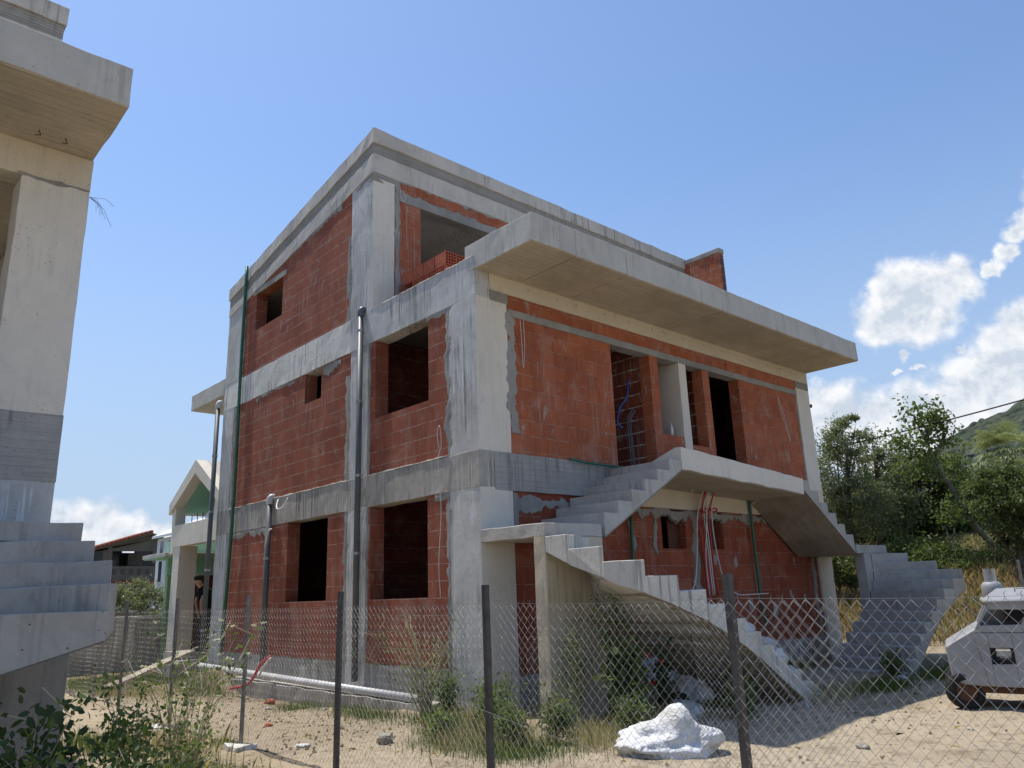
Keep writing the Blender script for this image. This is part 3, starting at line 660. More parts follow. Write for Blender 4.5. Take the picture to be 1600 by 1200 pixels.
for i, (pts, m) in enumerate([
  ([(5.26,-.3,2.83),(5.27,-.14,2.6),(5.25,-.1,2.3),(5.38,-.06,1.7),(5.40,-.05,.95)], M_RED), ([(5.56,-.3,2.84),(5.62,-.14,2.6),(5.6,-.1,2.4),(5.66,-.06,1.7),(5.72,-.05,.95)], M_RED),
  ([(5.3,-.3,2.84),(5.36,-.12,2.5),(5.44,-.08,1.9),(5.5,-.05,.95)], M_RED),
  ([(5.2,-.3,2.84),(5.2,-.12,2.4),(5.1,-.1,1.7),(5.02,-.06,1.2),(4.8,-.05,.95)], M_WHITE), ([(5.35,-.25,2.84),(5.42,-.12,2.5),(5.5,-.08,1.8),(5.56,-.05,.95)], M_WHITE),
  ([(5.48,-.25,2.84),(5.5,-.12,2.5),(5.56,-.08,1.8),(5.62,-.05,.95)], M_WHITE), ([(5.4,-.25,2.84),(5.46,-.12,2.2),(5.4,-.08,1.6),(5.46,-.05,.95)], M_WHITE),
  ([(5.6,-.25,2.8),(5.64,-.14,2.4),(5.75,-.1,1.7),(5.95,-.1,1.15),(6.3,-.1,.95),(6.7,-.12,.93),(7.4,-.12,.93)], M_WHITE)]):
    pipe('cable', pts, .014 if m is M_RED else .0115, m, n=7)
pipe('cable', [(4.9,-.25,2.8),(4.93,-.3,2.95),(5.0,-.35,3.0),(5.08,-.3,2.9),(5.15,-.28,2.86)], .012, M_WHITE, n=6); pipe('cable', [(5.9,-.3,2.84),(6.5,-.4,2.82),(7.1,-.3,2.8),(7.18,-.1,2.7)], .01, M_WHITE, n=6)
mb = MB()
for c_ in ((5.45,-.12,2.5),(5.75,-.12,2.52)): mb.tube([(c_[0]+.1*math.cos(a), c_[1]-.03*math.sin(a*2), c_[2]+.04*math.sin(a)) for a in np.linspace(0, 6.2, 14)], .016, 7)
mb.build('cable_coil', M_RED, H, smooth=True)
for pts in ([(.92,-.02,5.42),(.93,-.03,5.0),(.95,-.02,4.6),(1.0,-.02,5.0),(.99,-.02,5.42)], [(8.95,-.02,5.2),(9.1,-.03,4.7),(9.28,-.02,4.3),(9.18,-.02,4.8),(8.98,-.02,5.25)]): pipe('cable', pts, .005, M_WHITE, n=5)
pipe('cable', [(.62,2.98,9.0),(.6,2.96,8.85),(.66,2.95,8.7),(.72,2.95,8.8),(.66,2.96,8.95)], .005, M_WHITE, n=5)
pipe('cable', [(-.02,.95,3.35),(-.03,.98,3.6),(-.04,.9,3.7),(-.03,.88,3.4),(-.04,.95,3.15),(-.03,.9,2.4),(-.03,.97,1.6),(-.02,.95,1.1)], .006, M_WHITE, n=5)
pipe('cable', [(-.02,6.5,3.15),(-.12,6.35,3.0),(-.16,6.2,2.92),(-.1,6.1,2.96),(-.02,6.05,3.14)], .016, M_WHITE, n=6); pipe('cable', [(-.14,6.75,2.2),(-.16,6.6,2.5),(-.14,6.5,2.55)], .02, M_WHITE, n=6)
pipe('cable', [(4.1,.4,5.0),(3.9,.3,4.6),(3.75,.35,4.4),(3.7,.4,4.1),(3.78,.35,4.0)], .017, M_BLUE, n=7)
for dx in (0, .06, .1): pipe('cable', [(4.1+dx,.35,4.4),(4.0+dx,.4,4.2),(3.97+dx,.38,3.8),(4.02+dx,.4,3.2)], .012, M_PIPE, n=6)
o = MB().tube([(10.56,.12,5.32),(10.60,.06,5.30)], .02, 8).build('camera_arm', M_BLACK, H); MB().tube([(10.60,.08,5.28),(10.60,.0,5.26)], .045, 10).build('camera_dome', M_BLACK, o, smooth=True)
# tie wires and chipped bits under the canopy
mb = MB()
for i in range(16):
    x = 1.2+i*.62+random.uniform(-.15, .15); MB().tube([(x, -.005, 6.0), (x+random.uniform(-.03,.03), -.03, 5.97-random.uniform(0,.05)), (x+random.uniform(-.04,.04), -.02, 5.95)], .003, 4).build('tie_wire', M_RUST, H)
# bottle on the low sill
o = MB().tube([(4.98,.13,3.92),(4.98,.13,4.1),(4.98,.13,4.14),(4.98,.13,4.2)], [.035,.035,.015,.013], 10).build('bottle', M_WHITE, None, smooth=True); tag(o, 'small pale bottle standing on the low brick sill', 'bottle')

# white drainage pipe along the foot of the wall
o = MB().tube([(-.24, 9.55, -.2), (-.25, 5.2, -.26), (-.26, .95, -.31)], .06, 14).build('plastic_pipe', M_WPIPE, smooth=True); tag(o, 'long pale plastic pipe lying along the foot of the side wall', 'pipe')
t_ = thing('corrugated_conduit', 'piece of red and white conduit sticking out of the dirt by the wall', 'conduit', (-.4, 6.4, -.5))
MB().tube(spline([(-.55,7.1,-.5),(-.5,6.8,-.45),(-.45,6.45,-.35),(-.4,6.1,.0),(-.35,5.85,.12)], 6), .028, 8).build('red_tube', M_RED, t_, smooth=True)
MB().tube(spline([(-.45,6.1,-.25),(-.42,5.95,-.05),(-.36,5.8,.1)], 6), .02, 8).build('white_tube', M_WHITE, t_, smooth=True)

# ------------------------------------------------------------------ bricks stacked on the terrace
def brick_mesh():
    L, Wd, Hh = .33, .24, .24; mb = MB(); nx_, nz_ = 4, 4; g = .012; d = .09
    for sgn in (-1, 1):
        xe = sgn*L/2; cw = (Wd-g)/nx_; ch = (Hh-g)/nz_
        us = [-Wd/2]; 
        for i in range(nx_): us += [-Wd/2+g+i*cw, -Wd/2+(i+1)*cw]
        us.append(Wd/2); zs = [0]
        for i in range(nz_): zs += [g+i*ch, (i+1)*ch]
        zs.append(Hh)
        for i in range(len(us)-1):
            for k in range(len(zs)-1):
                a, b, c, e = us[i], us[i+1], zs[k], zs[k+1]
                if i % 2 and k % 2:
                    xi = xe - sgn*d
                    mb.poly([(xi,a,c),(xi,b,c),(xi,b,e),(xi,a,e)])
                    for (p, q) in (((a,c),(b,c)), ((b,c),(b,e)), ((b,e),(a,e)), ((a,e),(a,c))): mb.poly([(xe,*p),(xe,*q),(xi,*q),(xi,*p)])
                else: mb.poly([(xe,a,c),(xe,b,c),(xe,b,e),(xe,a,e)])
    h, w = L/2, Wd/2
    mb.poly([(-h,-w,0),(h,-w,0),(h,-w,Hh),(-h,-w,Hh)]); mb.poly([(-h,w,0),(-h,w,Hh),(h,w,Hh),(h,w,0)]); mb.poly([(-h,-w,Hh),(h,-w,Hh),(h,w,Hh),(-h,w,Hh)]); mb.poly([(-h,-w,0),(-h,w,0),(h,w,0),(h,-w,0)])
    return mb
bb = brick_mesh().build('hollow_brick', B_UNIT, None, fix=False); first = True
ORD = ['nearest', 'second nearest', 'third', 'farthest']
def put_brick(x, y, z, a, label):
    global first
    o = bb if first else bb.copy()
    if not first: COL.objects.link(o)
    first = False; o.location = (x, y, z); o.rotation_euler = (0, 0, a); tag(o, label, 'brick', 'hollow bricks stacked on the terrace')
rows_ = ['bottom row', 'middle row', 'top row']
LAYER = [(6.30, 0), (6.545, 1), (6.79, 2)]
for z, li in LAYER:
    ang = R_(90) if li != 1 else 0
    for j in range(4):
        for i in range(2 if li != 1 else 2):
            if li == 2 and (j, i) in ((3, 0),): pass
            if ang: x, y = .62+i*.25, 1.55+j*.34
            else: x, y = .66+i*.34, 1.5+j*.25+.04
            put_brick(x, y, z, ang+random.uniform(-.04, .04), '%s red hollow brick on the %s of the %s, terrace stack' % (ORD[j], ('left', 'right')[i], rows_[li]))
put_brick(1.36, 1.6, 6.30, R_(90), 'red hollow brick in the bottom row of the stack on the terrace'); put_brick(1.36, 1.62, 6.545, R_(94), 'red hollow brick at the low right end of the stack'); put_brick(1.15, 1.95, 6.79, R_(85), 'red hollow brick set apart at the back of the stack')
# tattered white sheet tied to the canopy edge
mb = MB(); mb.poly([(1.75,.0,6.53),(1.95,.05,6.53),(2.0,.1,6.6),(1.8,.1,6.75),(1.74,.1,6.82)]); mb.poly([(1.74,.1,6.82),(1.72,.0,6.7),(1.72,-.02,6.53),(1.75,0,6.53)])
tag(mb.build('plastic_sheet', M_WHITE), 'scrap of white plastic caught above the canopy edge', 'plastic scrap')

# ------------------------------------------------------------------ left neighbour, same type
XR, YF = -5.39, .25
N = thing('unfinished_house', 'grey concrete frame of a second unfinished house cut off by the left edge', 'house', (-8, 3, -.45))
def nb(name, m, *boxes, **k): return rb(name, m, *boxes, parent=N, **k)
cn = nb('canopy', C_FASC, (-12.8, YF-1.30, 6.05, XR, YF+.3, 6.5), amp=.009)
MB().rbox(-12.7, YF-1.28, 6.044, XR-.015, YF-.004, 6.07, amp=.002).build('soffit', C_SOFF, cn)
nb('beam', C_YEL, (-12.8, YF, 5.65, XR, YF+.3, 6.05)); nb('column', C_FRONT, (XR-.66, YF+.003, 3.07, XR-.003, YF+.45, 5.66)); nb('beam', C_BOARD, (-12.8, YF, 2.38, XR, YF+.3, 3.08))
nb('column', C_SIDE, (XR-.66, YF+.003, -.6, XR-.004, YF+.5, 2.385)); nb('column', C_FRONT, (-10.6, YF+.003, 3.07, -10.3, YF+1.5, 5.66)); nb('column', C_FRONT, (-12.7, YF+.003, -.6, -12.2, YF+.5, 5.66))
nb('floor_slab', C_SOFF, (-12.8, YF+.3, 5.85, XR-.004, 9.8, 6.25)); nb('floor_slab', C_DARKIN, (-12.8, YF+.3, 2.85, XR-.004, 9.8, 3.05))
nb('rear_wall', C_YEL, (-12.8, 3.2, 3.05, -7.8, 3.4, 5.85)); nb('foundation_wall', C_SIDE, (-12.8, YF+.006, -.6, XR-.66, YF+.3, 2.38)); nb('side_column', C_SIDE, (XR-.36, 3.2, -.6, XR-.005, 3.8, 5.85), (XR-.36, 9.2, -.6, XR-.005, 9.8, 5.85))
rf = nb('roof', C_ROOF, (-12.8, YF+2.98, 9.82, XR+.03, 9.8, 10.13)); MB().rbox(-12.8, YF+3.01, 9.55, XR, 9.8, 9.818).build('parapet_band', C_ROOFD, rf); MB().rbox(-12.8, YF+3.0, 9.2, XR-.003, 9.8, 9.55).build('beam', C_ROOF, rf)
nb('column', C_SIDE, (XR-.5, YF+3.01, 6.25, XR-.004, YF+3.7, 9.2)); nb('side_beam', C_SIDE, (XR-.3, YF+.31, 5.64, XR-.002, 9.8, 6.25), (XR-.3, YF+.31, 2.65, XR-.002, 9.8, 3.1))
mb = MB(); s = 50.; jag(mb, 'Y', YF-.006, (XR-.7, 5.66), (XR-.01, 5.66), .03, .015, s, .03, .02); mb.build('mortar_joint', M_MORT, N)
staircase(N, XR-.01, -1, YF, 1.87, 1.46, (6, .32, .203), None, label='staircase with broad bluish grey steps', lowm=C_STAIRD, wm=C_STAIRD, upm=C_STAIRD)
nb('balcony', C_FRONT, (-12.8, YF-1.3, 2.8, XR-3.5, YF-.01, 3.05))
mb = MB()
for i in range(7):
    a = Vector((XR+.0, YF+.02, 5.6)); b = a+Vector((random.uniform(.08,.3), random.uniform(-.1,.1), random.uniform(-.3,.05))); MB().tube([a, a.lerp(b,.5)+Vector((.03,0,.05)), b], .002, 4).build('tie_wire', M_RUST, N)
for x in (-6.0, -5.75, -6.4): MB().tube([(x,YF-.3,6.05),(x+.02,YF-.32,5.98),(x-.03,YF-.32,5.97)], .006, 4).build('tie_wire', M_RUST, N)

# ------------------------------------------------------------------ chain link fence
FX = -3.2; fence = thing('chain_link_fence', 'chain link fence with thin steel posts crossing in front of the unfinished house', 'fence', (FX, -1.5, -.45))
posts = [5.03, 2.78, .48, -1.64, -3.89, -6.05, -8.25]
for i, y in enumerate(posts):
    dark = y < -1
    lean = random.uniform(-.02, .02); g = gz(FX, y)
    mb = MB()
    if dark: mb.rough([(FX-.022,y-.022,g-.2),(FX+.022,y-.022,g-.2),(FX+.022,y+.022,g-.2),(FX-.022,y+.022,g-.2),(FX-.022,y-.022+lean,1.21),(FX+.022,y-.022+lean,1.21),(FX+.022,y+.022+lean,1.21),(FX-.022,y+.022+lean,1.21)], amp=.001, step=.5)
    else: mb.tube([(FX, y, g-.2), (FX, y+lean, 1.22)], .024, 12)
    o = mb.build('post', M_POSTD if dark else M_POSTG, fence)
    if not dark and i: 
        mb = MB()
        for k in range(5):
            cx, cy = FX+random.uniform(-.16,.16), y+random.uniform(-.2,.2); s_ = random.uniform(.06,.13)
            mb.rbox(cx-s_, cy-s_, g-.06, cx+s_, cy+s_, g+random.uniform(.015,.04), amp=.03, step=.06)
        mb.build('concrete_footing', C_WHITE, o)
def mesh_panel(y0, y1, x, seed, pw=.068, amp=.008, zb=-.40, zt_=1.07, tilt=0.):
    mb = MB(); n = int((y1-y0)/pw*2); rows = int((zt_-zb)/pw*2*.97); dz = (zt_-zb)/rows
    def pt(i, k):
        y = y0+(i)*pw/4; z = zb+k*dz; q = Vector((y*1.1+seed, z*1.3, 0))
        gsag = .02*math.sin((y-y0)/(y1-y0)*math.pi)*(z-zb)/(zt_-zb)
        lift = (gz(x, y)+.45)*(1-(z-zb)/(zt_-zb))
        return Vector((x+.03*noise.noise(q*1.2)+.003*(k % 2), y+amp*noise.noise(q*3)+.012*noise.noise(q*1.)+tilt*(z-zb), z-gsag+lift+amp*noise.noise(q*2.7+Vector((5,5,0)))))
    for i in range(n):
        mb.tube([pt(2*i+1+(1 if (k+i) % 2 else -1)*1.0, k) for k in range(rows+1)], .0015, 3, cap=False)
    # top twists
    for i in range(n):
        p = pt(2*i+1+(1 if (rows+i) % 2 else -1), rows); mb.tube([p, p+Vector((.004,.004,.02)), p+Vector((-.004,-.006,.028))], .0015, 3, cap=False)
    return mb
def weave(y0, y1, x, seed, **k):
    pw = .068; mb = mesh_panel(y0, y1, x, seed, **k)
    return mb
def line_wire(mb, y0, y1, z0, z1, x, sag, r=.0014):
    pts = [(x+.004, y0+(y1-y0)*s_, z0+(z1-z0)*s_-sag*math.sin(math.pi*s_)) for s_ in np.linspace(0, 1, 10)]; mb.tube(pts, r, 4, cap=False)
for a, b, seed in ((2.78,5.03,1),(.48,2.78,2),(-1.64,.48,3),(-3.89,-1.64,4),(-6.05,-3.89,5),(-8.25,-6.05,6)):
    mb = mesh_panel(a+.015, b-.015, FX, seed*13.7); line_wire(mb, a, b, 1.075, 1.075, FX, .018)
    line_wire(mb, a, b, -.02+random.uniform(-.05,.05), .0, FX, .05)
    mb.build('mesh_panel', M_WIRE, fence, fix=False)
mb = mesh_panel(-6.72, -5.8, FX-.03, 77, amp=.022, tilt=.015); o = mb.build('mesh_panel', M_WIRE, fence, fix=False); o['label'] = 'slack second layer of mesh overlapping beside the dark post'
mb = MB(); line_wire(mb, -3.6, -6.05, .35, .12, FX-.05, .06); mb.build('loose_wire', M_WIRE, fence, fix=False)
# the fence returns along the left boundary further off
f2 = thing('chain_link_fence', 'distant low wire fence between the left concrete stairs and the far houses', 'fence', (-2.8, 8, -.45))
for y in (7.2, 9.4, 11.6): MB().tube([(-3.0, y, -.6), (-3.0, y, 1.1)], .024, 10).build('post', M_POSTG, f2)
mb = mesh_panel(5.05, 11.6, -3.05, 31); line_wire(mb, 5.05, 11.6, 1.07, 1.07, -3.05, .0); mb.build('mesh_panel', M_WIRE, f2, fix=False)

# ------------------------------------------------------------------ foliage helpers
def leaves(P, size, asp=.5, up=0., fold=False):
    """P (n,3) leaf centres -> quads randomly turned; size (n,)"""
    n = len(P); a = rng.normal(size=(n,3)); a[:,2] += up; a /= np.linalg.norm(a, axis=1)[:,None]
    b = rng.normal(size=(n,3)); b -= (b*a).sum(1)[:,None]*a; b /= np.linalg.norm(b, axis=1)[:,None]
    s = (np.asarray(size)*rng.uniform(.6, 1.4, n))[:,None]
    c_ = np.cross(a, b)*s*.12
    v = np.stack([P-a*s, P-a*s*.35+b*s*asp*.9+c_, P+a*s*.35+b*s*asp*.75+c_, P+a*s, P+a*s*.35-b*s*asp*.75+c_, P-a*s*.35-b*s*asp*.9+c_], 1).reshape(-1,3)
    return v, np.arange(n*6).reshape(-1,6)
def clumps(cs, n, ncl, tight=.22, seed=0, surf=.75):
    """cs list of (cx,cy,cz,rx,ry,rz): points gathered in clumps through the crown"""
    out = []; w = np.array([c[3]*c[4]*c[5] for c in cs])**.67; w /= w.sum()
    for c, ww in zip(cs, w):
        k = max(3, int(ncl*ww)); d = rng.normal(size=(k,3)); d /= np.linalg.norm(d, axis=1)[:,None]
        r = rng.uniform(0, 1, k)**(1/3)*(1-surf)+surf*rng.uniform(.7, 1.08, k)
        cc = np.array(c[:3])+d*r[:,None]*np.array(c[3:])
        m_ = int(n*ww); idx = rng.integers(0, k, m_); rad = rng.uniform(.6, 1.5, k)*tight*(c[3]+c[4]+c[5])/3
        out.append(cc[idx]+rng.normal(size=(m_,3))*rad[idx][:,None]*np.array((1,1,.75)))
    return np.concatenate(out)
def tree(name, label, base, cs, trunk, n, size, lm, bm=M_BARK, cat='tree', ncl=90, tight=.2, asp=.5, limbs=8, group=None, surf=.75, r0=.12):
    t_ = thing(name, label, cat, tuple(trunk[0]), group)
    v, f = leaves(clumps(cs, n, ncl, tight, surf=surf), np.full(n*2, size)[:sum(int(n*w_) for w_ in [1])] if False else size, asp)
    npmesh('crown', v, f, lm, t_)
    mb = MB(); tp = spline(trunk, 5); mb.tube(tp, r0, 8, r2=r0*.35); top = Vector(trunk[-1])
    for i in range(limbs):
        c = cs[i % len(cs)]; a = tp[int(len(tp)*random.uniform(.35, .95))-1]
        e = Vector(c[:3])+Vector((random.uniform(-.8,.8)*c[3], random.uniform(-.8,.8)*c[4], random.uniform(-.3,.8)*c[5]))
        m_ = a.lerp(e, .5)+Vector((random.uniform(-.2,.2), random.uniform(-.2,.2), random.uniform(-.1,.3)))
        L = spline([a, m_, e], 5); mb.tube(L, r0*.38, 6, r2=r0*.07)
        for q in range(3):
            p = L[int(len(L)*(.4+.18*q))]; mb.tube([p, p+Vector((random.uniform(-.5,.5)*c[3], random.uniform(-.5,.5)*c[4], random.uniform(0,.5)*c[5]))], r0*.12, 4, r2=r0*.03)
    mb.build('trunk', bm, t_, smooth=True); return t_
leaves_sz = None
# ------------------------------------------------------------------ trees behind on the right  (P = point at depth d seen over there)
def P3(px, py, d): 
    v = CP + (F_+RT*(px-800)/1204.8-UP*(py-600)/1204.8)*d; return v
def crown(px, py, d, rx, rz, ry=None): p = P3(px, py, d); return (p.x, p.y, p.z, rx, ry or rx, rz)
def gp(px, d, py=870):
    p = P3(px, py, d); return Vector((p.x, p.y, gz(p.x, p.y)-.1))
tree('olive_tree', 'tall grey green olive tree right beside the house corner', None, [crown(1325,690,26,.75,.85), crown(1312,740,26,.8,1.1), crown(1335,790,26,1.1,1.0), crown(1302,800,26,.7,.9), crown(1330,665,26,.4,.45)], [gp(1325,26), P3(1328,800,26), P3(1322,700,26)], 15000, .062, L_OLIVE, ncl=120, tight=.2, asp=.3)
tree('olive_tree', 'lower grey green olive tree right of the tallest one', None, [crown(1375,735,27,.75,.8), crown(1380,790,27,1.1,1.1), crown(1362,705,27,.4,.4)], [gp(1375,27), P3(1372,800,27), P3(1368,710,27)], 11000, .062, L_OLIVE, ncl=90, asp=.3)
tree('evergreen_tree', 'dark dense evergreen behind the far staircase', None, [crown(1370,820,30,2.2,1.5), crown(1435,820,30,2.0,1.4), crown(1310,835,30,1.6,1.2)], [gp(1390,30), P3(1390,820,30)], 22000, .085, L_DARK, ncl=160, tight=.16)
tree('evergreen_tree', 'dark evergreen behind the leaning tree at the right', None, [crown(1500,800,32,2.2,1.5), crown(1480,860,31,2.6,1.0), crown(1560,870,31,2.4,.9)], [gp(1510,32), P3(1505,810,32)], 20000, .085, L_DARK, ncl=150, tight=.16)
tree('bushy_tree', 'mid green bushy tree between the olive trees and the leaning trunk', None, [crown(1430,770,28,1.3,1.2), crown(1405,800,28,1.0,.9), crown(1460,750,28,.9,.8), crown(1482,775,28,.8,.9), crown(1440,725,28,.6,.5)], [gp(1430,28), P3(1430,790,28), P3(1440,740,28)], 17000, .075, L_MID, ncl=120)
# leaning tree with bare stem
t_ = thing('leaning_tree', 'thin leaning tree with pale bare trunk and sparse bright leaves', 'tree', tuple(gp(1578,24)))
mb = MB(); tr = spline([gp(1580,24), P3(1556,855,24), P3(1518,815,24), P3(1492,770,24), P3(1470,735,24), P3(1452,700,24), P3(1447,665,24)], 6); mb.tube(tr, .12, 8, r2=.03); tips = []
br = [(1470,735,[(1440,715),(1412,695),(1400,690)]),(1480,755,[(1450,740),(1420,735)]),(1455,705,[(1440,680),(1432,655)]),(1460,715,[(1470,690),(1476,668)]),(1449,690,[(1458,660),(1455,645)]),(1500,790,[(1530,770),(1545,745)]),(1530,830,[(1510,790),(1515,760)]),(1520,815,[(1490,810),(1470,805)]),(1485,765,[(1490,735),(1485,715)])]
for x, y, pts in br:
    L = spline([P3(x,y,24)]+[P3(a+random.uniform(-3,3), b, 24+random.uniform(-.5,.5)) for a, b in pts], 4); mb.tube(L, .035, 5, r2=.01); tips += L[3:]
    for k in range(5):
        p = random.choice(L[2:]); e = p+Vector((random.uniform(-.4,.4), random.uniform(-.4,.4), random.uniform(0,.5))); mb.tube([p, e], .012, 4, r2=.004); tips.append(e)
mb.build('trunk', M_BARKP, t_, smooth=True)
T = np.array([tuple(p) for p in tips]); idx = rng.integers(0, len(T), 3600); v, f = leaves(T[idx]+rng.normal(size=(3600,3))*.16, .06, .6); npmesh('crown', v, f, L_BRIGHT, t_)
tree('shrub', 'rounded olive green shrub below the palm at the right edge', None, [crown(1570,780,21,.95,.8), crown(1600,770,21,.9,.8), crown(1560,745,21,.5,.45), crown(1610,820,21,1.0,.8), crown(1640,780,21,1.,1.)], [gp(1590,21), P3(1588,800,21)], 22000, .045, L_MID, ncl=150, tight=.15, cat='shrub')
for px, py, d, rx, rz, lm, lb in ((1440,868,24,1.2,.45,L_BRIGHT,'low bright green bush behind the top of the far steps'), (1500,885,23,1.2,.4,L_MID,'low mid green bush behind the gas cylinder'), (1570,890,22,1.2,.42,L_WEED,'low tangled bush behind the grey vehicle'), (1305,880,23,.9,.6,L_MID,'bush seen between the far columns under the stairs')):
    tree('bush', lb, None, [crown(px,py,d,rx,rz), crown(px+18,py+6,d,rx*.7,rz*.8), crown(px-20,py+4,d,rx*.6,rz*.7)], [gp(px,d), P3(px,py,d)], 6000, .05, lm, ncl=60, cat='bush', r0=.04)
# dead white branch
o = MB().tube(spline([P3(1493,885,23), P3(1488,860,23), P3(1483,845,23), P3(1480,828,23), P3(1472,822,23)], 5), .035, 6, r2=.01).tube([P3(1484,845,23), P3(1490,832,23)], .015, 5, r2=.006).build('dead_branch', M_BARKP, smooth=True); tag(o, 'bleached dead branch standing in the undergrowth', 'branch')
# palm
pb = P3(1578,770,34); pt_ = P3(1576,715,34)
pal = thing('palm_tree', 'fan palm with drooping pale fronds rising above the shrubs', 'palm', (pb.x, pb.y, gz(pb.x, pb.y)))
MB().tube([(pb.x, pb.y, gz(pb.x, pb.y)-.2), pb, pt_], .2, 10).build('trunk', M_BARK, pal, smooth=True)
for i in range(44):
    az = random.uniform(0, 6.28); el = random.uniform(-.9, 1.35); d = Vector((math.cos(az)*math.cos(el), math.sin(az)*math.cos(el), math.sin(el))); L = random.uniform(.8, 1.2)
    a = pt_; e = a+d*L; mb = MB(); mb.tube([a, e], .02, 4, r2=.012); side = d.cross(Vector((0,0,1))).normalized(); upv = side.cross(d)
    for k in range(-11, 12):
        th = k*.15; q = (d*math.cos(th)+side*math.sin(th)).normalized(); ll = random.uniform(.75, 1.0)*(1-.012*abs(k)); dr = Vector((0,0,-1))*(.16+.04*abs(k)*.3+.2*random.random())
        p1 = e+q*ll*.55; p2 = e+q*ll+dr*ll; w_ = side*math.cos(th)*.026-d*math.sin(th)*.026
        mb.poly([e, p1+w_, p2, p1-w_])
    mb.build('frond', L_PALM, pal, fix=False)

# ------------------------------------------------------------------ grass and weeds
def blades(pts, h, w, lean=.35):
    n = len(pts); az = rng.uniform(0, 2*np.pi, n); ln = rng.uniform(0, lean, n); hh = h*rng.uniform(.4, 1.2, n)
    d = np.stack([np.cos(az), np.sin(az), np.zeros(n)], 1); s_ = np.stack([-np.sin(az), np.cos(az), np.zeros(n)], 1)
    rot = rng.uniform(0, 6.28, n); s_ = np.stack([np.cos(rot), np.sin(rot), np.zeros(n)], 1)
    P = np.array(pts); ww = (w*rng.uniform(.6, 1.3, n))[:,None]
    mid = P+d*(ln*hh*.35)[:,None]+np.array((0,0,1))*(hh*.55)[:,None]; tip = P+d*(ln*hh*1.1)[:,None]+np.array((0,0,1))*(hh*(1-.3*ln))[:,None]
    v = np.stack([P-s_*ww, P+s_*ww, mid+s_*ww*.7, tip, mid-s_*ww*.7], 1).reshape(-1,3)
    return v, np.arange(n*5).reshape(-1,5)
def scatter(spots, dens):
    out = []
    for x, y, rx, ry, k in spots:
        n = int(dens*k*rx*ry*3.14); a = rng.normal(size=(n,2))*np.array((rx,ry))*.5+np.array((x,y)); out.append(a)
    A = np.concatenate(out); return np.array([(a, b, gz(a, b)-.01) for a, b in A])
green = [(-1.35,-1.3,.6,.5,1.2),(-1.5,-2.2,.45,.7,1.3),(-.95,-.7,.5,.5,1.),(-.3,-2.3,.4,.4,1.2),(-1.1,1.2,.35,.8,.7),(-1.2,3.,.3,.6,.5),(-.9,7.8,.5,.9,.8),(-2.3,8.8,.6,1.4,1.3),(-1.6,10.3,1.2,1.5,1.),(-3.3,.75,.12,.12,1.2),(-4.3,2.,.3,1.,.7),(-4.2,-.6,.5,.8,.6),(2.,-1.8,1.,.6,.8),(5.2,-3.1,.8,.4,1.),(7.2,-3.4,.8,.5,1.3),(9.2,-3.5,1.,.6,1.3),(6.,-.8,1.4,.4,.8),(-.6,.2,.4,.5,1.)]
v, f = blades(scatter(green, 1500), .15, .0035); tag(npmesh('grass', v, f, L_GRASS), kind='stuff')
dryp = [(-1.35,-1.7,.6,.7,1.1),(-.7,-2.7,.35,.35,1.1),(-.6,-.6,.5,.5,.9),(-3.9,1.0,.5,1.6,.25),(-2.4,7.2,.5,1.5,.35),(-4.3,-2.,.4,.9,.5),(.5,-2.4,.4,.5,.8),(4.,-3.,.8,.3,.5)]
v, f = blades(scatter(dryp, 1300), .30, .0028, .7); tag(npmesh('dry_grass', v, f, L_DRY), kind='stuff')
v, f = blades(scatter([(-2,2.5,2.2,6,.12),(3,-3.6,5,1.6,.10),(-2.2,-1,1.6,2.5,.15),(-1,-4.6,2.5,1.,.1),(8,-4,5,2,.12)], 260), .055, .003, 2.2); tag(npmesh('straw', v, f, L_DRY), kind='stuff')
# field of dry grass on the rising ground to the right
A = np.stack([rng.uniform(12, 27, 52000), rng.uniform(-7, 12, 52000)], 1); keep = [noise.noise(Vector((a*.35, b*.35, 2))) > -.45 for a, b in A]; A = A[keep]
Q = np.array([(a, b, gz(a, b)-.02) for a, b in A]); near = (A[:,0] < 17.5)
v, f = blades(Q[near], .5, .012, .8); tag(npmesh('dry_grass', v, f, L_DRYR), kind='stuff')
v, f = blades(Q[~near], .5, .014, .7); tag(npmesh('dry_grass', v, f, L_DRY), kind='stuff')
A = np.stack([rng.uniform(12, 30, 16000), rng.uniform(-7, 14, 16000)], 1); A = A[[noise.noise(Vector((a*.5, b*.5, 7))) > .08 for a, b in A]]
v, f = blades(np.array([(a, b, gz(a, b)-.02) for a, b in A]), .42, .014, .5); tag(npmesh('grass', v, f, L_GRASS), kind='stuff')

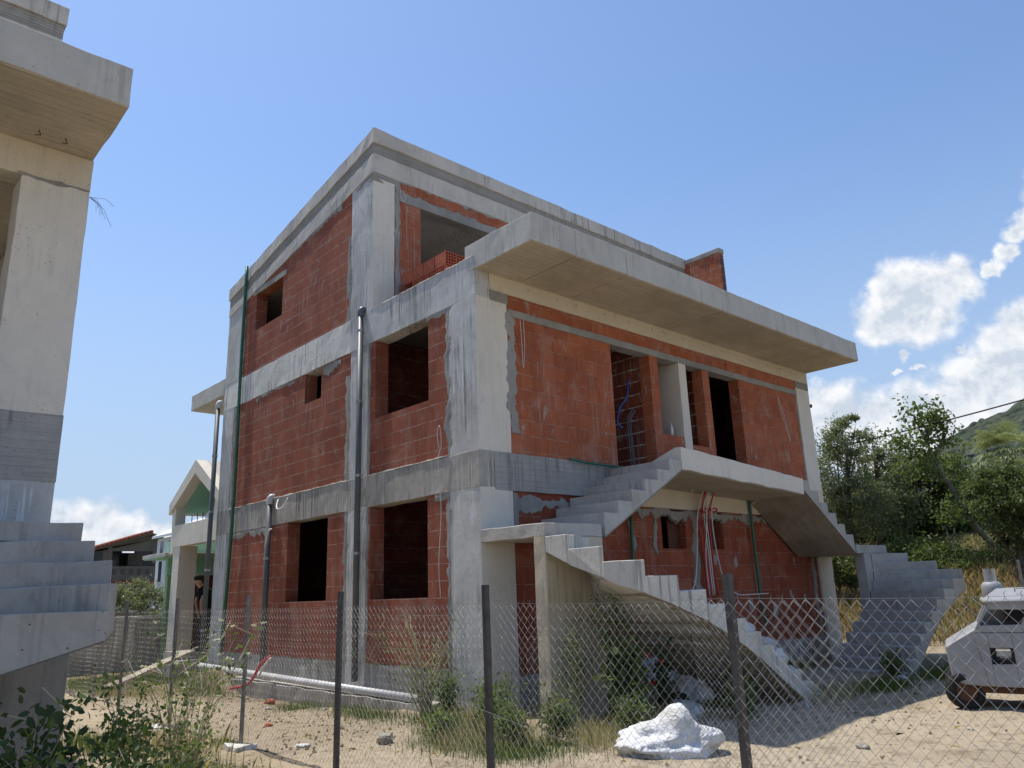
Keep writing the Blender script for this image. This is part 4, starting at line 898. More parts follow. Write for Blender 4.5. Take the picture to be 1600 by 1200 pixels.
def weed(label, x, y, h, r, n, lm, stalks=9, ls=.02, name='weed', spread=.35, base=0., stm=L_STALK, asp=.5, flowers=0, fm=None, leafpow=1., z=None):
    zb = gz(x, y) if z is None else z
    t_ = thing(name, label, 'plant', (x, y, zb)); mb = MB(); L = []; ends = []
    for i in range(stalks):
        az = random.uniform(0, 6.28); q = random.uniform(.1, 1)**.7*spread*h; hh = h*random.uniform(.6, 1)
        p = spline([(x+random.uniform(-.04,.04), y+random.uniform(-.04,.04), zb-.03), (x+math.cos(az)*q*.35, y+math.sin(az)*q*.35, zb+hh*.55), (x+math.cos(az)*q+random.uniform(-.05,.05), y+math.sin(az)*q, zb+hh)], 6)
        mb.tube(p, .006*(h**.5), 4, r2=.0015); L += p[2:]; ends.append(p[-1])
        for k in range(4):
            a = random.choice(p[3:]); e = a+Vector((random.uniform(-.16,.16), random.uniform(-.16,.16), random.uniform(.02,.16)))*h; mb.tube([a, e], .002, 3); L += [a.lerp(e, .5), e]; ends.append(e)
    mb.build('stem', stm, t_, fix=False)
    T = np.array([tuple(p) for p in L]); hz = (T[:,2]-zb)/h; pr = np.clip(1.15-hz*leafpow*.8, .05, 1); pr /= pr.sum()
    if n:
        idx = rng.choice(len(T), n, p=pr); v, f = leaves(T[idx]+rng.normal(size=(n,3))*r, ls, asp, up=.3); npmesh('foliage', v, f, lm, t_)
    if flowers:
        E_ = np.array([tuple(p) for p in ends]); idx = rng.choice(len(E_), min(flowers, len(E_)), replace=False); 
        for e_ in E_[idx]:
            c = np.repeat(e_[None], 14, 0); v, f = leaves(c+rng.normal(size=c.shape)*np.array((.016,.016,.005)), .008 if fm is L_FLOW else .022, .8); npmesh('flower', v, f, fm, t_)
    return t_
# big dry sprawling weed at the corner column
weed('sprawling dry weed with long bare stems in front of the corner column', -.45, .75, 1.45, .05, 800, L_WEED, 30, .022, spread=.75, leafpow=1.3)
weed('bushy green weed at the foot of the sprawling dry one', -.35, .35, .6, .06, 900, L_WEED, 12, .024, spread=.3)
weed('tall thin leafy weed against the supporting wall of the near stairs', .75, -1.75, 1.75, .05, 1700, L_WEED, 11, .02, spread=.16, leafpow=.4)
weed('slender weed beside the pillar below the landing', .1, -1.65, 1.3, .04, 700, L_WEED, 7, .018, spread=.2, leafpow=.4)
weed('tall plant with red flowers growing beneath the near stairs', .35, -2.25, 1.0, .08, 900, L_BRIGHT, 6, .045, spread=.2, flowers=3, fm=L_POPPY, leafpow=.3, asp=.8)
weed('thin plant with one red flower right of the flowering one', .95, -2.3, .95, .05, 260, L_DARK, 3, .04, spread=.15, flowers=2, fm=L_POPPY, asp=.7)
for i, (x, y, h, lb) in enumerate(((-1.0,-1.35,.55,'yellow green weed clump left of the white sack, farthest from it'), (-.85,-2.2,.5,'low leafy weed between the dark post and the white sack'), (-.25,-2.75,.4,'small leafy weed touching the left side of the white sack'), (-1.5,-1.0,.3,'small round weed near the pale rock'), (-1.35,-2.0,.42,'bright green weed just left of the second dark post'), (-.55,-.9,.6,'tangled weed before the landing support'), (2.6,-2.3,.5,'dark weed under the slope of the near stairs'), (1.7,-2.9,.45,'shaded weed behind the white sack'), (8.3,-3.4,.6,'dark weed clump at the foot of the far steps'), (9.6,-3.6,.7,'dark weed clump beside the far steps near the grey vehicle'), (6.6,-2.7,.45,'shaded weed in front of the far bottom step'))):
    weed(lb, x, y, h, .07, 900, [L_WEED, L_BRIGHT, L_MID][i % 3], 12, .026, spread=.45, asp=.45)
# foreground plants, lower left
weed('broad leaved dark weed under the left concrete stairs', -6.05, -3.0, 1.1, .07, 700, L_BROAD, 12, .034, spread=.4, asp=.62, leafpow=.3)
weed('dense shaded weed at the bottom left corner', -5.9, -3.6, .8, .09, 4500, L_BROAD, 22, .022, spread=.6, asp=.5)
weed('leafy weed right of the broad leaved one', -5.3, -2.7, 1.15, .05, 1500, L_WEED, 12, .02, spread=.38, asp=.55, leafpow=.4)
weed('white flowering weed below the end of the left stairs', -4.6, -1.7, 1.45, .03, 260, L_WEED, 10, .022, spread=.4, flowers=14, fm=L_FLOW, leafpow=1.)
weed('tall wispy weed with white flower heads near the first fence posts', -4.05, .2, 1.35, .03, 420, L_WEED, 12, .02, spread=.45, flowers=16, fm=L_FLOW)
weed('low green weed with pale flowers left of the fence', -5.2, -3.3, .5, .05, 1100, L_WEED, 14, .018, spread=.55, flowers=8, fm=L_FLOW)
weed('spindly green weed in front of the corner fence post', -4.5, -1.6, .6, .04, 500, L_BRIGHT, 10, .018, spread=.5)

# ------------------------------------------------------------------ stones, clods, debris
def stone(label, x, y, r, m=M_STONE, flat=.6, name='stone', cat='stone', z=None):
    bm = bmesh.new(); bmesh.ops.create_icosphere(bm, subdivisions=3, radius=1); s_ = random.uniform(0, 90); zb = (gz(x, y) if z is None else z)
    for v_ in bm.verts:
        q = v_.co*1.3+Vector((s_, 0, 0)); k = 1+.45*noise.noise(q)+.15*noise.noise(q*3); v_.co = Vector((v_.co.x*k*r*1.25, v_.co.y*k*r, v_.co.z*k*r*flat))+Vector((x, y, zb+r*flat*.45))
    me = bpy.data.meshes.new(name); bm.to_mesh(me); bm.free(); me.materials.append(m); o = bpy.data.objects.new(name, me); COL.objects.link(o); return tag(o, label, cat)
stone('pale angular rock on the sand left of the weeds', -1.95, -.55, .085, flat=.9); stone('small dark stone in the middle of the sunny sand at right', -.6, -5.0, .05); stone('flat stone on the sunny sand below the far steps', .9, -4.75, .06)
stone('small stone on the sand before the fallen conduit', -1.4, 3.6, .05); stone('flat pale stone by the fence foot, right of the third post', -2.75, -.1, .07, C_WHITE, .35); stone('small stone next to the weeds by the wall', -1.2, 2.2, .045)
stone('broken piece of red brick lying on the dirt near the wall pipe', -1.0, 4.4, .07, B_UNIT, .8, 'brick_fragment', 'brick fragment'); stone('small red brick shard in the sand between the second and third post', -2.3, 1.7, .045, B_UNIT, .7, 'brick_fragment', 'brick fragment')
stone('grey lump of mortar in the shade below the near stairs', 2.9, -3.1, .08, C_PLINTH, .8, 'mortar_lump', 'rubble'); stone('grey lump of rubble beside the bottom of the far steps', 6.2, -3.0, .09, C_PLINTH, .7, 'mortar_lump', 'rubble'); stone('little pale stone near the right fence edge', 2.5, -5.2, .035)
mb = MB()
for cx, cy, rr, n in ((-3.5,1.3,.3,120),(-1.6,1.2,.5,50),(-2.3,2.6,.7,60),(-2.5,.4,.5,60),(2.5,-3.8,.9,60),(-3.6,.9,.35,60),(-2.75,-.3,.35,40),(-1.8,.2,.5,20),(-3.55,2.6,.3,30),(-.8,5.5,.5,40),(-.7,7.6,.6,50),(5,-3,1.5,60),(0,-4.9,1.5,40),(-3.7,-.4,.3,30),(8,-4.3,1.5,40),(-1.2,3.5,.6,30),(-3.9,1.6,.4,50)):
    for i in range(n):
        x, y = random.gauss(cx, rr*.6), random.gauss(cy, rr*.7); s_ = random.uniform(.006, .024); z = gz(x, y)
        o3 = [Vector((random.gauss(0,1), random.gauss(0,1), random.gauss(0,1))).normalized() for _ in range(6)]
        c = Vector((x, y, z+s_*.3)); i0 = len(mb.v)
        for d in ((1,0,0),(-1,0,0),(0,1,0),(0,-1,0),(0,0,1),(0,0,-1)): mb.v.append(tuple(c+Vector(d)*s_*random.uniform(.6,1.3)))
        mb.f += [[i0+a, i0+b, i0+c_] for a, b, c_ in ((0,2,4),(2,1,4),(1,3,4),(3,0,4),(2,0,5),(1,2,5),(3,1,5),(0,3,5))]
tag(mb.build('gravel', plain('earth_clod', (.27,.20,.13), .95, .1, 20, .4)), kind='stuff')

# white sack
def sack(label, x, y, L, Wd, Hh, rot, m, z=None, name='sack', neck=True, seed=0):
    bm = bmesh.new(); bmesh.ops.create_icosphere(bm, subdivisions=5, radius=1); zb = gz(x, y) if z is None else z; c, s_ = math.cos(rot), math.sin(rot)
    for v_ in bm.verts:
        p = v_.co.copy(); q = Vector((p.x*1.2, p.y*1.2, p.z*1.2+seed))
        w1 = 1.02+.22*noise.noise(q*1.2)
        f = abs(noise.noise(Vector((p.x*2.2, p.y*2.2, p.z*2.2+seed))))*.20 + abs(noise.noise(Vector((p.x*9+noise.noise(q*2)*1.5, p.y*2.2, p.z*2.5+seed))))*.11 + abs(noise.noise(Vector((p.x*4, p.y*13+noise.noise(q*1.5)*2, p.z*4+seed))))*.05
        r_ = w1-f; zz = max(-.45, p.z)*r_
        X_, Y_, Z_ = p.x*L*r_, p.y*Wd*r_, (zz+.45)*Hh/1.45
        if neck:
            g_ = math.exp(-((p.x-.18)**2/.07+(p.y+.1)**2/.35)**1.5)*max(0, min(1, p.z*2.5)); Z_ += g_*Hh*.55; X_ += g_*.03; Y_ -= g_*.05
        v_.co = Vector((x+X_*c-Y_*s_, y+X_*s_+Y_*c, zb+Z_-.01))
    for f_ in bm.faces: f_.smooth = True
    me = bpy.data.meshes.new(name); bm.to_mesh(me); bm.free(); me.materials.append(m); o = bpy.data.objects.new(name, me); COL.objects.link(o); return tag(o, label, 'sack')
sack('crumpled white woven sack lying in the sun in front of the near stairs', -.58, -3.46, .56, .40, .31, R_(-38), M_SACK, seed=3)
sack('dusty purple grey sack slumped in the shade under the near stairs', 2.2, -1.8, .36, .3, .42, .4, M_SACKG, seed=8, neck=False)
sack('pale sack lying in the shade below the near stairs', 1.3, -2.3, .35, .25, .22, .9, M_SACKG, seed=12, neck=False)
for i, (x, y, z, a, lb) in enumerate(((2.95,-2.2,.42,.3,'half empty cement sack on the lower near steps, uppermost of four'), (3.25,-2.3,.2,1.1,'crushed cement sack below the uppermost one'), (3.5,-2.35,.02,.2,'grey cement sack near the bottom of the near steps'), (3.75,-2.3,-.2,.8,'small crumpled sack on the lowest near step'))):
    sack(lb, x, y, .30, .2, .22, a, M_SACK if i % 2 == 0 else M_SACKG, z=z, seed=20+i*5, neck=False)
o = stone('dark hole like bucket lying on its side under the near stairs', 1.8, -1.9, .14, M_BLACK, 1, 'bucket', 'bucket')

# plank
mb = MB(); a, b = Vector((-2.55, 8.0, -.36)), Vector((-.35, 9.9, .08)); d = (b-a).normalized(); s_ = d.cross(Vector((0,0,1))).normalized()*.11; u = Vector((0,0,.05))
mb.rough([a-s_, a+s_, b+s_, b-s_, a-s_+u, a+s_+u, b+s_+u, b-s_+u], amp=.006); tag(mb.build('plank', M_WOOD), 'long pale plank sloping up from the grass to the rear corner of the house', 'plank')
t_ = thing('concrete_step', 'small concrete steps at the rear corner of the house', 'step', (-.2, 10.4, -.45))
MB().rbox(-.75, 9.95, -.7, .3, 10.9, -.1).rbox(-.5, 10.2, -.1, .3, 11.2, .06).build('step_block', C_PLINTH, t_)

# ------------------------------------------------------------------ person at the rear corner
def person():
    base = Vector((.16, 10.35, .06)); t_ = thing('person', 'person in black shirt and dark trousers bending forward behind the rear drainpipe', 'person', tuple(base))
    J = {}; E_ = []
    def add(n, p, r, par=None): J[n] = (len(J), base+Vector(p), r); 
    # body: leaning forward (towards -X), hand on the thigh
    add('pelvis', (.08,.0,.88), .15); add('belly', (.03,.0,1.05), .15); add('chest', (-.08,.0,1.27), .17); add('neck', (-.2,.0,1.45), .065); add('head', (-.27,.0,1.55), .10); add('crown', (-.30,0,1.64), .085)
    for s_, n in ((-1,'a'),(1,'b')):
        add('hip'+n, (.08,s_*.10,.85), .10); add('knee'+n, (-.02-.14*(s_ < 0),s_*.14,.47), .065); add('ankle'+n, (.02-.2*(s_ < 0),s_*.16,.09), .045); add('toe'+n, (-.14-.2*(s_ < 0),s_*.17,.04), .04)
        add('sh'+n, (-.14,s_*.19,1.36), .06); add('el'+n, (-.27+.08*(s_ > 0),s_*.27,1.10), .042); add('wr'+n, (-.22+.05*(s_ > 0),s_*.17,.88), .028); add('palm'+n, (-.17,s_*.13,.82), .035)
    ed = [('pelvis','belly'),('belly','chest'),('chest','neck'),('neck','head'),('head','crown')]
    for n in 'ab': ed += [('pelvis','hip'+n),('hip'+n,'knee'+n),('knee'+n,'ankle'+n),('ankle'+n,'toe'+n),('chest','sh'+n),('sh'+n,'el'+n),('el'+n,'wr'+n),('wr'+n,'palm'+n)]
    me = bpy.data.meshes.new('body'); me.from_pydata([tuple(v[1]) for v in J.values()], [(J[a][0], J[b][0]) for a, b in ed], []); o = bpy.data.objects.new('body', me); link(o, t_)
    sk = o.modifiers.new('skin', 'SKIN'); sk.use_smooth_shade = True
    for v_, d in zip(me.skin_vertices[0].data, J.values()): v_.radius = (d[2], d[2]*.85)
    me.skin_vertices[0].data[0].use_root = True
    sb = o.modifiers.new('sub', 'SUBSURF'); sb.levels = sb.render_levels = 2; me.materials.append(M_SKIN)
    def sleeve(name, chain, m, grow):
        mm = MB()
        for ch in chain: mm.tube(spline([J[c][1] for c in ch], 4), [J[ch[0]][2]*grow+(J[ch[-1]][2]*grow*1.15-J[ch[0]][2]*grow)*i/(4*(len(ch)-1)) for i in range(4*(len(ch)-1)+1)], 14)
        return mm.build(name, m, t_, smooth=True)
    sleeve('shirt', [('pelvis','belly','chest'),('chest','neck')], M_SHIRT, 1.12)
    mm = MB()
    for n in 'ab': mm.tube([J['chest'][1]+Vector((0,0,.06)), J['sh'+n][1], J['sh'+n][1].lerp(J['el'+n][1], .5)], [.13,.085,.065], 12)
    mm.build('sleeve', M_SHIRT, t_, smooth=True)
    sleeve('trousers', [('hipa','kneea','anklea'),('hipb','kneeb','ankleb')], M_TROUS, 1.22); MB().tube([J['pelvis'][1]+Vector((0,0,-.1)), J['pelvis'][1]+Vector((0,0,.08))], .165, 14).build('trouser_seat', M_TROUS, t_, smooth=True)
    mm = MB()
    for n in 'ab':
        w = J['palm'+n][1]
        for k in range(4): f0 = w+Vector((0,(k-1.5)*.018,-.02)); mm.tube([f0, f0+Vector((.015,0,-.04)), f0+Vector((.05,0,-.055-.004*k))], .009, 6)
        mm.tube([w+Vector((-.01,-.03,0)), w+Vector((.02,-.05,-.02))], .01, 6)
        a = J['ankle'+n][1]; b = J['toe'+n][1]
    mm.build('fingers', M_SKIN, t_, smooth=True)
    mm = MB()
    for n in 'ab': mm.tube([J['ankle'+n][1]+Vector((.05,0,-.04)), J['toe'+n][1], J['toe'+n][1]+Vector((-.06,0,-.005))], [.055,.05,.03], 10)
    mm.build('shoe', M_BLACK, t_, smooth=True)
    bm = bmesh.new(); bmesh.ops.create_icosphere(bm, subdivisions=3, radius=1)
    for v_ in bm.verts: v_.co = J['crown'][1]+Vector((v_.co.x*.10+.025, v_.co.y*.088, max(v_.co.z, -.5)*.10+.01))
    me = bpy.data.meshes.new('hair'); bm.to_mesh(me); bm.free(); me.materials.append(M_HAIR); link(bpy.data.objects.new('hair', me), t_)
person()

# ------------------------------------------------------------------ houses far left
G = thing('gabled_house', 'part built concrete house with mint green gable and canopy behind the rear corner', 'house', (2.5, 15.5, -.6))
def gb(name, m, *b, **k): return rb(name, m, *b, parent=G, **k)
gb('column', C_FRONT, (.62, 13.85, -.7, 1.12, 14.35, 2.69)); gb('beam', C_FRONT, (.60, 10.9, 2.68, .85, 14.36, 3.28)); gb('column', C_FRONT, (.65, 11.0, -.7, 1.1, 11.4, 2.69))
gb('floor_slab', C_FASC, (.851, 11.0, 2.9, 7, 14.6, 3.1)); gb('column', C_FRONT, (.62, 14.37, 2.5, .9, 14.62, 3.85)); gb('column', C_FRONT, (.62, 11.3, 3.28, .9, 11.55, 3.75))
def gable(m, x0, x1, w, name):
    mb = MB(); mb.prism([(x0, 14.75, 3.62), (x0, 14.75, 3.92), (x0, 12.9, 4.98), (x0, 11.1, 3.9), (x0, 11.1, 3.6), (x0, 12.9, 4.98-w)], (x1-x0, 0, 0)); return mb.build(name, m, G)
gable(C_FRONT, .55, .85, .38, 'gable_frame'); gable(C_FASC, .851, 7, .3, 'roof')
MB().prism([(2.2, 14.6, 3.7), (2.2, 12.9, 4.7), (2.2, 11.2, 3.7)], (.1, 0, 0)).build('gable_wall', M_MINT, G)
MB().prism([(.86, 14.6, 3.68), (.86, 12.9, 4.655), (2.19, 12.9, 4.655), (2.19, 14.6, 3.68)], (0, 0, -.01)).build('soffit', M_MINT, G); MB().prism([(.86, 12.9, 4.655), (.86, 11.2, 3.64), (2.19, 11.2, 3.64), (2.19, 12.9, 4.655)], (0, 0, -.01)).build('soffit', M_MINT, G)
gb('tie_beam', C_FRONT, (2.19, 11.3, 3.55, 2.4, 14.6, 3.72), bev=0)
cp = gb('canopy', C_FASC, (.5, 14.65, 2.45, 4, 16.6, 2.56)); MB().prism([(.51, 14.66, 2.445), (4, 14.66, 2.445), (4, 16.5, 2.445), (.51, 16.5, 2.445)], (0, 0, -.02)).build('soffit', M_MINT, cp)
gb('wall', M_MINT, (.78, 15.2, 1.95, 4.4, 15.4, 2.9), bev=0); gb('wall', M_LGREEN, (.82, 15.22, -.7, 1.2, 15.42, 1.94), bev=0); gb('wall', M_MINT, (1.2, 15.3, -.7, 4.4, 15.5, 1.94), bev=0)
dr_ = gb('door', M_DOOR, (1.45, 15.22, -.5, 2.6, 15.29, 1.94), bev=0)
MB().tube([(1.6, 15.21, .8), (1.6, 15.17, .85), (1.7, 15.17, .85)], .02, 6).build('handle', M_GALV, dr_)
mb = MB()
for i in range(3): MB().tube([(.7, 13.3-i*.4, 3.2), (.7, 13.3-i*.4, 3.5)], .012, 5).build('rebar', M_RUST, G)
sack('bulging white sack on the upper slab of the mint gabled house', 1.0, 12.0, .4, .4, .5, .2, M_SACK, z=3.12, seed=40)
# white house
Wh = thing('white_house', 'white two storey house with small dark windows behind the green canopy', 'house', (7.5, 33, -.7))
rb('wall', M_HWHITE, (6.3, 30.5, -.8, 11, 33.4, 4.35), parent=Wh, bev=0, amp=0); MB().prism([(6.1,30.2,4.36),(6.1,33.7,4.36),(8.2,33.7,5.3),(11.2,33.7,4.36),(11.2,30.2,4.36),(8.2,30.2,5.3)], (0, 0, .12)).build('roof', M_HWHITE, Wh)
for y in (31.3, 32.5):
    for z in (.1, 2.2, 3.45):
        w_ = MB().box(6.285, y, z, 6.33, y+.42, z+(.75 if z > 3 else 1.0)).build('window', M_DARK, Wh); MB().box(6.25, y-.05, z-.06, 6.30, y+.47, z-.005).build('sill', M_HWHITE, w_)
# taupe house with tiled roof
Tp = thing('tiled_roof_house', 'dark taupe house with red tiled roof and deep balcony in the far left distance', 'house', (6.6, 41, -.8))
def tb(name, m, *b): return rb(name, m, *b, parent=Tp, bev=0, amp=0)
tb('wall', M_HGREY, (4.0, 42.5, -.9, 8.5, 47, 4.2)); tb('wall', M_HGREY, (3.2, 40, -.9, 5.75, 42.4, 4.15)); MB().prism([(3.2,40.02,3.6),(3.2,40.02,3.62),(7.9,40.02,5.1),(8.45,40.02,4.9),(8.45,40.02,4.15),(4.8,40.02,4.14)], (0,.2,0)).build('gable_wall', M_HGREY, Tp); tb('balcony_front', M_HGREY, (5.75, 40, 2.55, 8.5, 40.15, 3.3)); tb('floor_slab', M_HGREY, (5.75, 40.16, 2.3, 8.5, 42.5, 2.6))
tb('post', M_HGREY, (5.76, 40.0, 3.45, 6.0, 40.3, 4.4)); tb('post', M_HGREY, (8.2, 40.0, 3.45, 8.45, 40.3, 4.14)); tb('wall', M_HGREY, (7.3, 41.5, 3.4, 8.1, 42.4, 4.14))
for i in range(5): MB().box(6.1+i*.45, 39.97, 2.85, 6.27+i*.45, 40.02, 3.15).build('vent_slot', M_DARK, Tp)
MB().box(4.9, 39.96, 2.9, 5.5, 40.02, 4.1).build('window', M_DARK, Tp); MB().box(7.9, 42.45, 2.7, 9.2, 42.52, 4.3).build('window', M_DARK, Tp); MB().box(6.1, 42.45, 2.7, 7.2, 42.52, 4.4).build('window', M_DARK, Tp)
mb = MB()
mb.prism([(2.6,39.6,3.40),(2.6,39.6,3.50),(7.9,39.6,5.22),(8.8,39.6,4.86),(8.8,39.6,4.74),(7.9,39.6,5.08)], (0, 3.4, 0)); rft = mb.build('roof', M_HGREY, Tp)
mb = MB()
for i in range(24):
    x = 2.7+i*.226; mb.tube([(x, 39.5, 3.53+(x-2.6)*.3245), (x, 43.0, 3.53+(x-2.6)*.3245)], .09, 8)
mb.build('roof_tiles', M_TILE, rft, smooth=True)
lr = MB().prism([(5.2,38.9,1.75),(9.6,38.9,1.75),(9.6,40,2.45),(5.2,40,2.45)], (0,0,.08)).build('lower_roof', M_TILE, Tp); tb('wall', M_HWHITE, (5.4, 40.2, -.9, 9.3, 40.5, 1.8))
MB().box(5.8, 40.16, .6, 6.5, 40.21, 1.6).build('window', M_DARK, Tp)
tree('olive_tree', 'small grey olive tree before the white house on the far left', None, [crown(213,930,26,.8,.55), crown(235,945,26,.7,.6), crown(200,950,26,.6,.5), crown(255,960,25,.5,.5)], [Vector((*P3(220,940,26).xy, -.8)), P3(222,940,26)], 9000, .05, L_OLIVE, ncl=60, asp=.35)
# low boundary wall and path
wl = thing('boundary_wall', 'long low grey wall behind the wire fence on the far left', 'wall', (0, 15, -.7))
MB().rbox(-7, 15.6, -.9, 1.9, 15.8, .75, amp=.01).build('wall_body', C_PLINTH, wl); MB().rbox(-7.05, 15.55, .75, 1.95, 15.85, .83, amp=.006).build('coping', C_FASC, wl)
o = MB().rbox(-3.6, 12.9, -.75, 1.6, 13.4, -.52, amp=.01).build('kerb', plain('brick_kerb', (.36,.22,.16), .9, .1)); tag(o, 'low brick red kerb running in front of the far wall', 'kerb')

# ------------------------------------------------------------------ grey home made vehicle
org = Vector((4.0, -4.35, 0)); ud = Vector((.33, -.944, 0)).normalized(); vd = Vector((.944, .33, 0)).normalized()
# u runs right in the view, v away from the camera
M_VEH = plain('dull_grey_paint', (.30,.30,.305), .55, .4, 3, .2, bstr=.25); M_TYRE = plain('tyre_rubber', (.025,.024,.023), .85, .2, 20, .3); M_VIN = plain('rusty_interior', (.07,.045,.03), .9, .1, 10, .5)
def find_d(px, py, d): return P3(px, py, d)
g0 = P3(1511, 1104, 9.4); g0.z = gz(g0.x, g0.y)
VT = thing('homemade_vehicle', 'boxy pale grey home made vehicle with empty windscreen at the right edge', 'vehicle', (g0.x, g0.y, g0.z))
O = Vector((g0.x, g0.y, g0.z))
def vp(u, v, z): p = O+ud*u+vd*v; return Vector((p.x, p.y, O.z+z))
def vprism(poly, v0, v1, name, m, par=VT, bev=.02):
    """poly in (u,z)"""
    mb = MB(); mb.prism([vp(a, v0, b) for a, b in poly], vd*(v1-v0)); return mb.build(name, m, par, bev=bev)
vprism([(-.13,.74),(-.10,.32),(.02,.29),(.30,.27),(.30,.99),(.24,.96)], .02, 1.15, 'bonnet', M_VEH)
# side plate with window and lower opening
def vquad(pts, v0, v1, mb): mb.prism([vp(a, v0, b) for a, b in pts], vd*(v1-v0))
mb = MB(); win = [(.28,.98),(.72,.99),(.83,1.16),(.41,1.17)]; ou = [(.205,.90),(2.0,.90),(2.0,1.25),(.40,1.25)]
vquad([ou[0], (.74,.90), win[1], win[0]], 0, .03, mb); vquad([ou[0], win[0], win[3], ou[3]], 0, .03, mb); vquad([win[3], win[2], (.86,1.25), ou[3]], 0, .03, mb); vquad([win[1], (.74,.90), (2.0,.90), (2.0,1.25), (.86,1.25), win[2]], 0, .03, mb)
hl = (.35, .60, .53, .72); lo = .25
vquad([(.205,.895),(.29,.28),(hl[0],.275),(hl[0],.895)], 0.004, .03, mb); vquad([(hl[1],.895),(hl[1],.27),(2.0,.22),(2.0,.895)], 0.004, .03, mb)
vquad([(hl[0],.275),(hl[1],.27),(hl[1],hl[2]),(hl[0],hl[2])], 0.004, .03, mb); vquad([(hl[0],hl[3]),(hl[1],hl[3]),(hl[1],.895),(hl[0],.895)], 0.004, .03, mb)
mb.build('side_plate', M_VEH, VT, bev=.006)
vprism([(.24,.28),(2.0,.22),(2.0,1.24),(.42,1.24),(.24,.92)], 1.12, 1.15, 'side_plate', M_VEH)
vprism([(.31,.34),(1.9,.3),(1.9,.38),(.31,.4)], .05, 1.1, 'cabin_floor', M_VIN, bev=0); vprism([(1.2,.4),(1.25,.4),(1.25,1.2),(1.2,1.2)], .04, 1.1, 'bulkhead', M_VIN, bev=0)
mb = MB(); a = [vp(.37,-.03,1.245), vp(2.05,-.03,1.245), vp(2.05,1.2,1.245), vp(.37,1.2,1.245)]; b = [vp(.37,-.03,1.275), vp(2.05,-.03,1.285), vp(2.05,1.2,1.285), vp(.37,1.2,1.275)]; mb.hexa(a+b)
c = [vp(.56,.40,1.41), vp(2.0,.40,1.41), vp(2.0,.85,1.41), vp(.56,.85,1.41)]; mb.hexa([p+Vector((0,0,.0005)) for p in b]+c); mb.build('roof_plate', M_VEH, VT, bev=.008)
MB().tube([vp(.74,.2,1.37), vp(.74,.17,1.41), vp(.88,.17,1.41), vp(.90,.2,1.37)], .007, 6).build('roof_handle', M_POSTG, VT)
vprism([(-.02,.2),(1.9,.16),(1.9,.25),(0,.28)], .08, 1.05, 'chassis', M_RUST, bev=0)
vprism([(.40,.60),(.58,.60),(.58,.69),(.42,.69)], .1, .3, 'engine_block', M_GALV, bev=.01); MB().tube([vp(.42,.08,.585), vp(.56,.08,.585)], .03, 10).build('gear', M_BLACK, VT)
for u, v, lb in ((.04,.02,None),(.04,.95,None),(.92,.02,None),(.92,.95,None)):
    mb = MB(); ax_ = (vd*.9+ud*-.35).normalized() if u < .5 else vd; c0 = vp(u, v, .215); n = 28
    prof = [(0,.13),(0,.185),(.02,.212),(.05,.216),(.11,.216),(.14,.212),(.16,.185),(.16,.13)]; e1 = Vector((0,0,1)); e2 = ax_.cross(e1).normalized(); i0 = len(mb.v)
    for k in range(n):
        a_ = 2*math.pi*k/n
        for w_, r_ in prof: mb.v.append(tuple(c0+ax_*w_+(e1*math.cos(a_)+e2*math.sin(a_))*(r_+(.004 if k % 2 and .19 < r_ else 0))))
    m_ = len(prof)
    for k in range(n):
        for j in range(m_): mb.f.append([i0+k*m_+j, i0+k*m_+(j+1) % m_, i0+((k+1) % n)*m_+(j+1) % m_, i0+((k+1) % n)*m_+j])
    w = mb.build('wheel', M_TYRE, VT); MB().tube([c0+ax_*.03, c0+ax_*.12], .131, 20).build('rim', M_RUST, w)
gc = vp(.52, .62, 0); zc = O.z
cy = thing('gas_cylinder', 'grey gas cylinder with raised collar standing behind the vehicle roof', 'gas cylinder', (gc.x, gc.y, zc+1.0))
MB().tube([(gc.x,gc.y,zc+1.0),(gc.x,gc.y,zc+1.42),(gc.x,gc.y,zc+1.46),(gc.x,gc.y,zc+1.49),(gc.x,gc.y,zc+1.5)], [.125,.125,.118,.09,.04], 24).build('tank', M_VEH, cy, smooth=True)
for a0 in (2.2, 5.0):
    mb = MB(); P = []
    for k in range(9):
        a_ = a0+k*.16; P.append((gc.x+.075*math.cos(a_), gc.y+.075*math.sin(a_)))
    for (x1, y1), (x2, y2) in zip(P, P[1:]): mb.hexa([(x1,y1,zc+1.47),(x2,y2,zc+1.47),(gc.x+(x2-gc.x)*.9,gc.y+(y2-gc.y)*.9,zc+1.47),(gc.x+(x1-gc.x)*.9,gc.y+(y1-gc.y)*.9,zc+1.47),(x1,y1,zc+1.66),(x2,y2,zc+1.66),(gc.x+(x2-gc.x)*.9,gc.y+(y2-gc.y)*.9,zc+1.66),(gc.x+(x1-gc.x)*.9,gc.y+(y1-gc.y)*.9,zc+1.66)])
    mb.build('collar', M_VEH, cy)
MB().tube([(gc.x,gc.y,zc+1.48),(gc.x,gc.y,zc+1.58)], .02, 8).build('valve', M_GALV, cy)
g2 = P3(1596, 905, 16); o = MB().tube([(g2.x, g2.y, gz(g2.x,g2.y)-.2), (g2.x, g2.y, 1.42)], .03, 8).build('post', M_POSTG); tag(o, 'lone thin grey post behind the vehicle roof at the right edge', 'post')

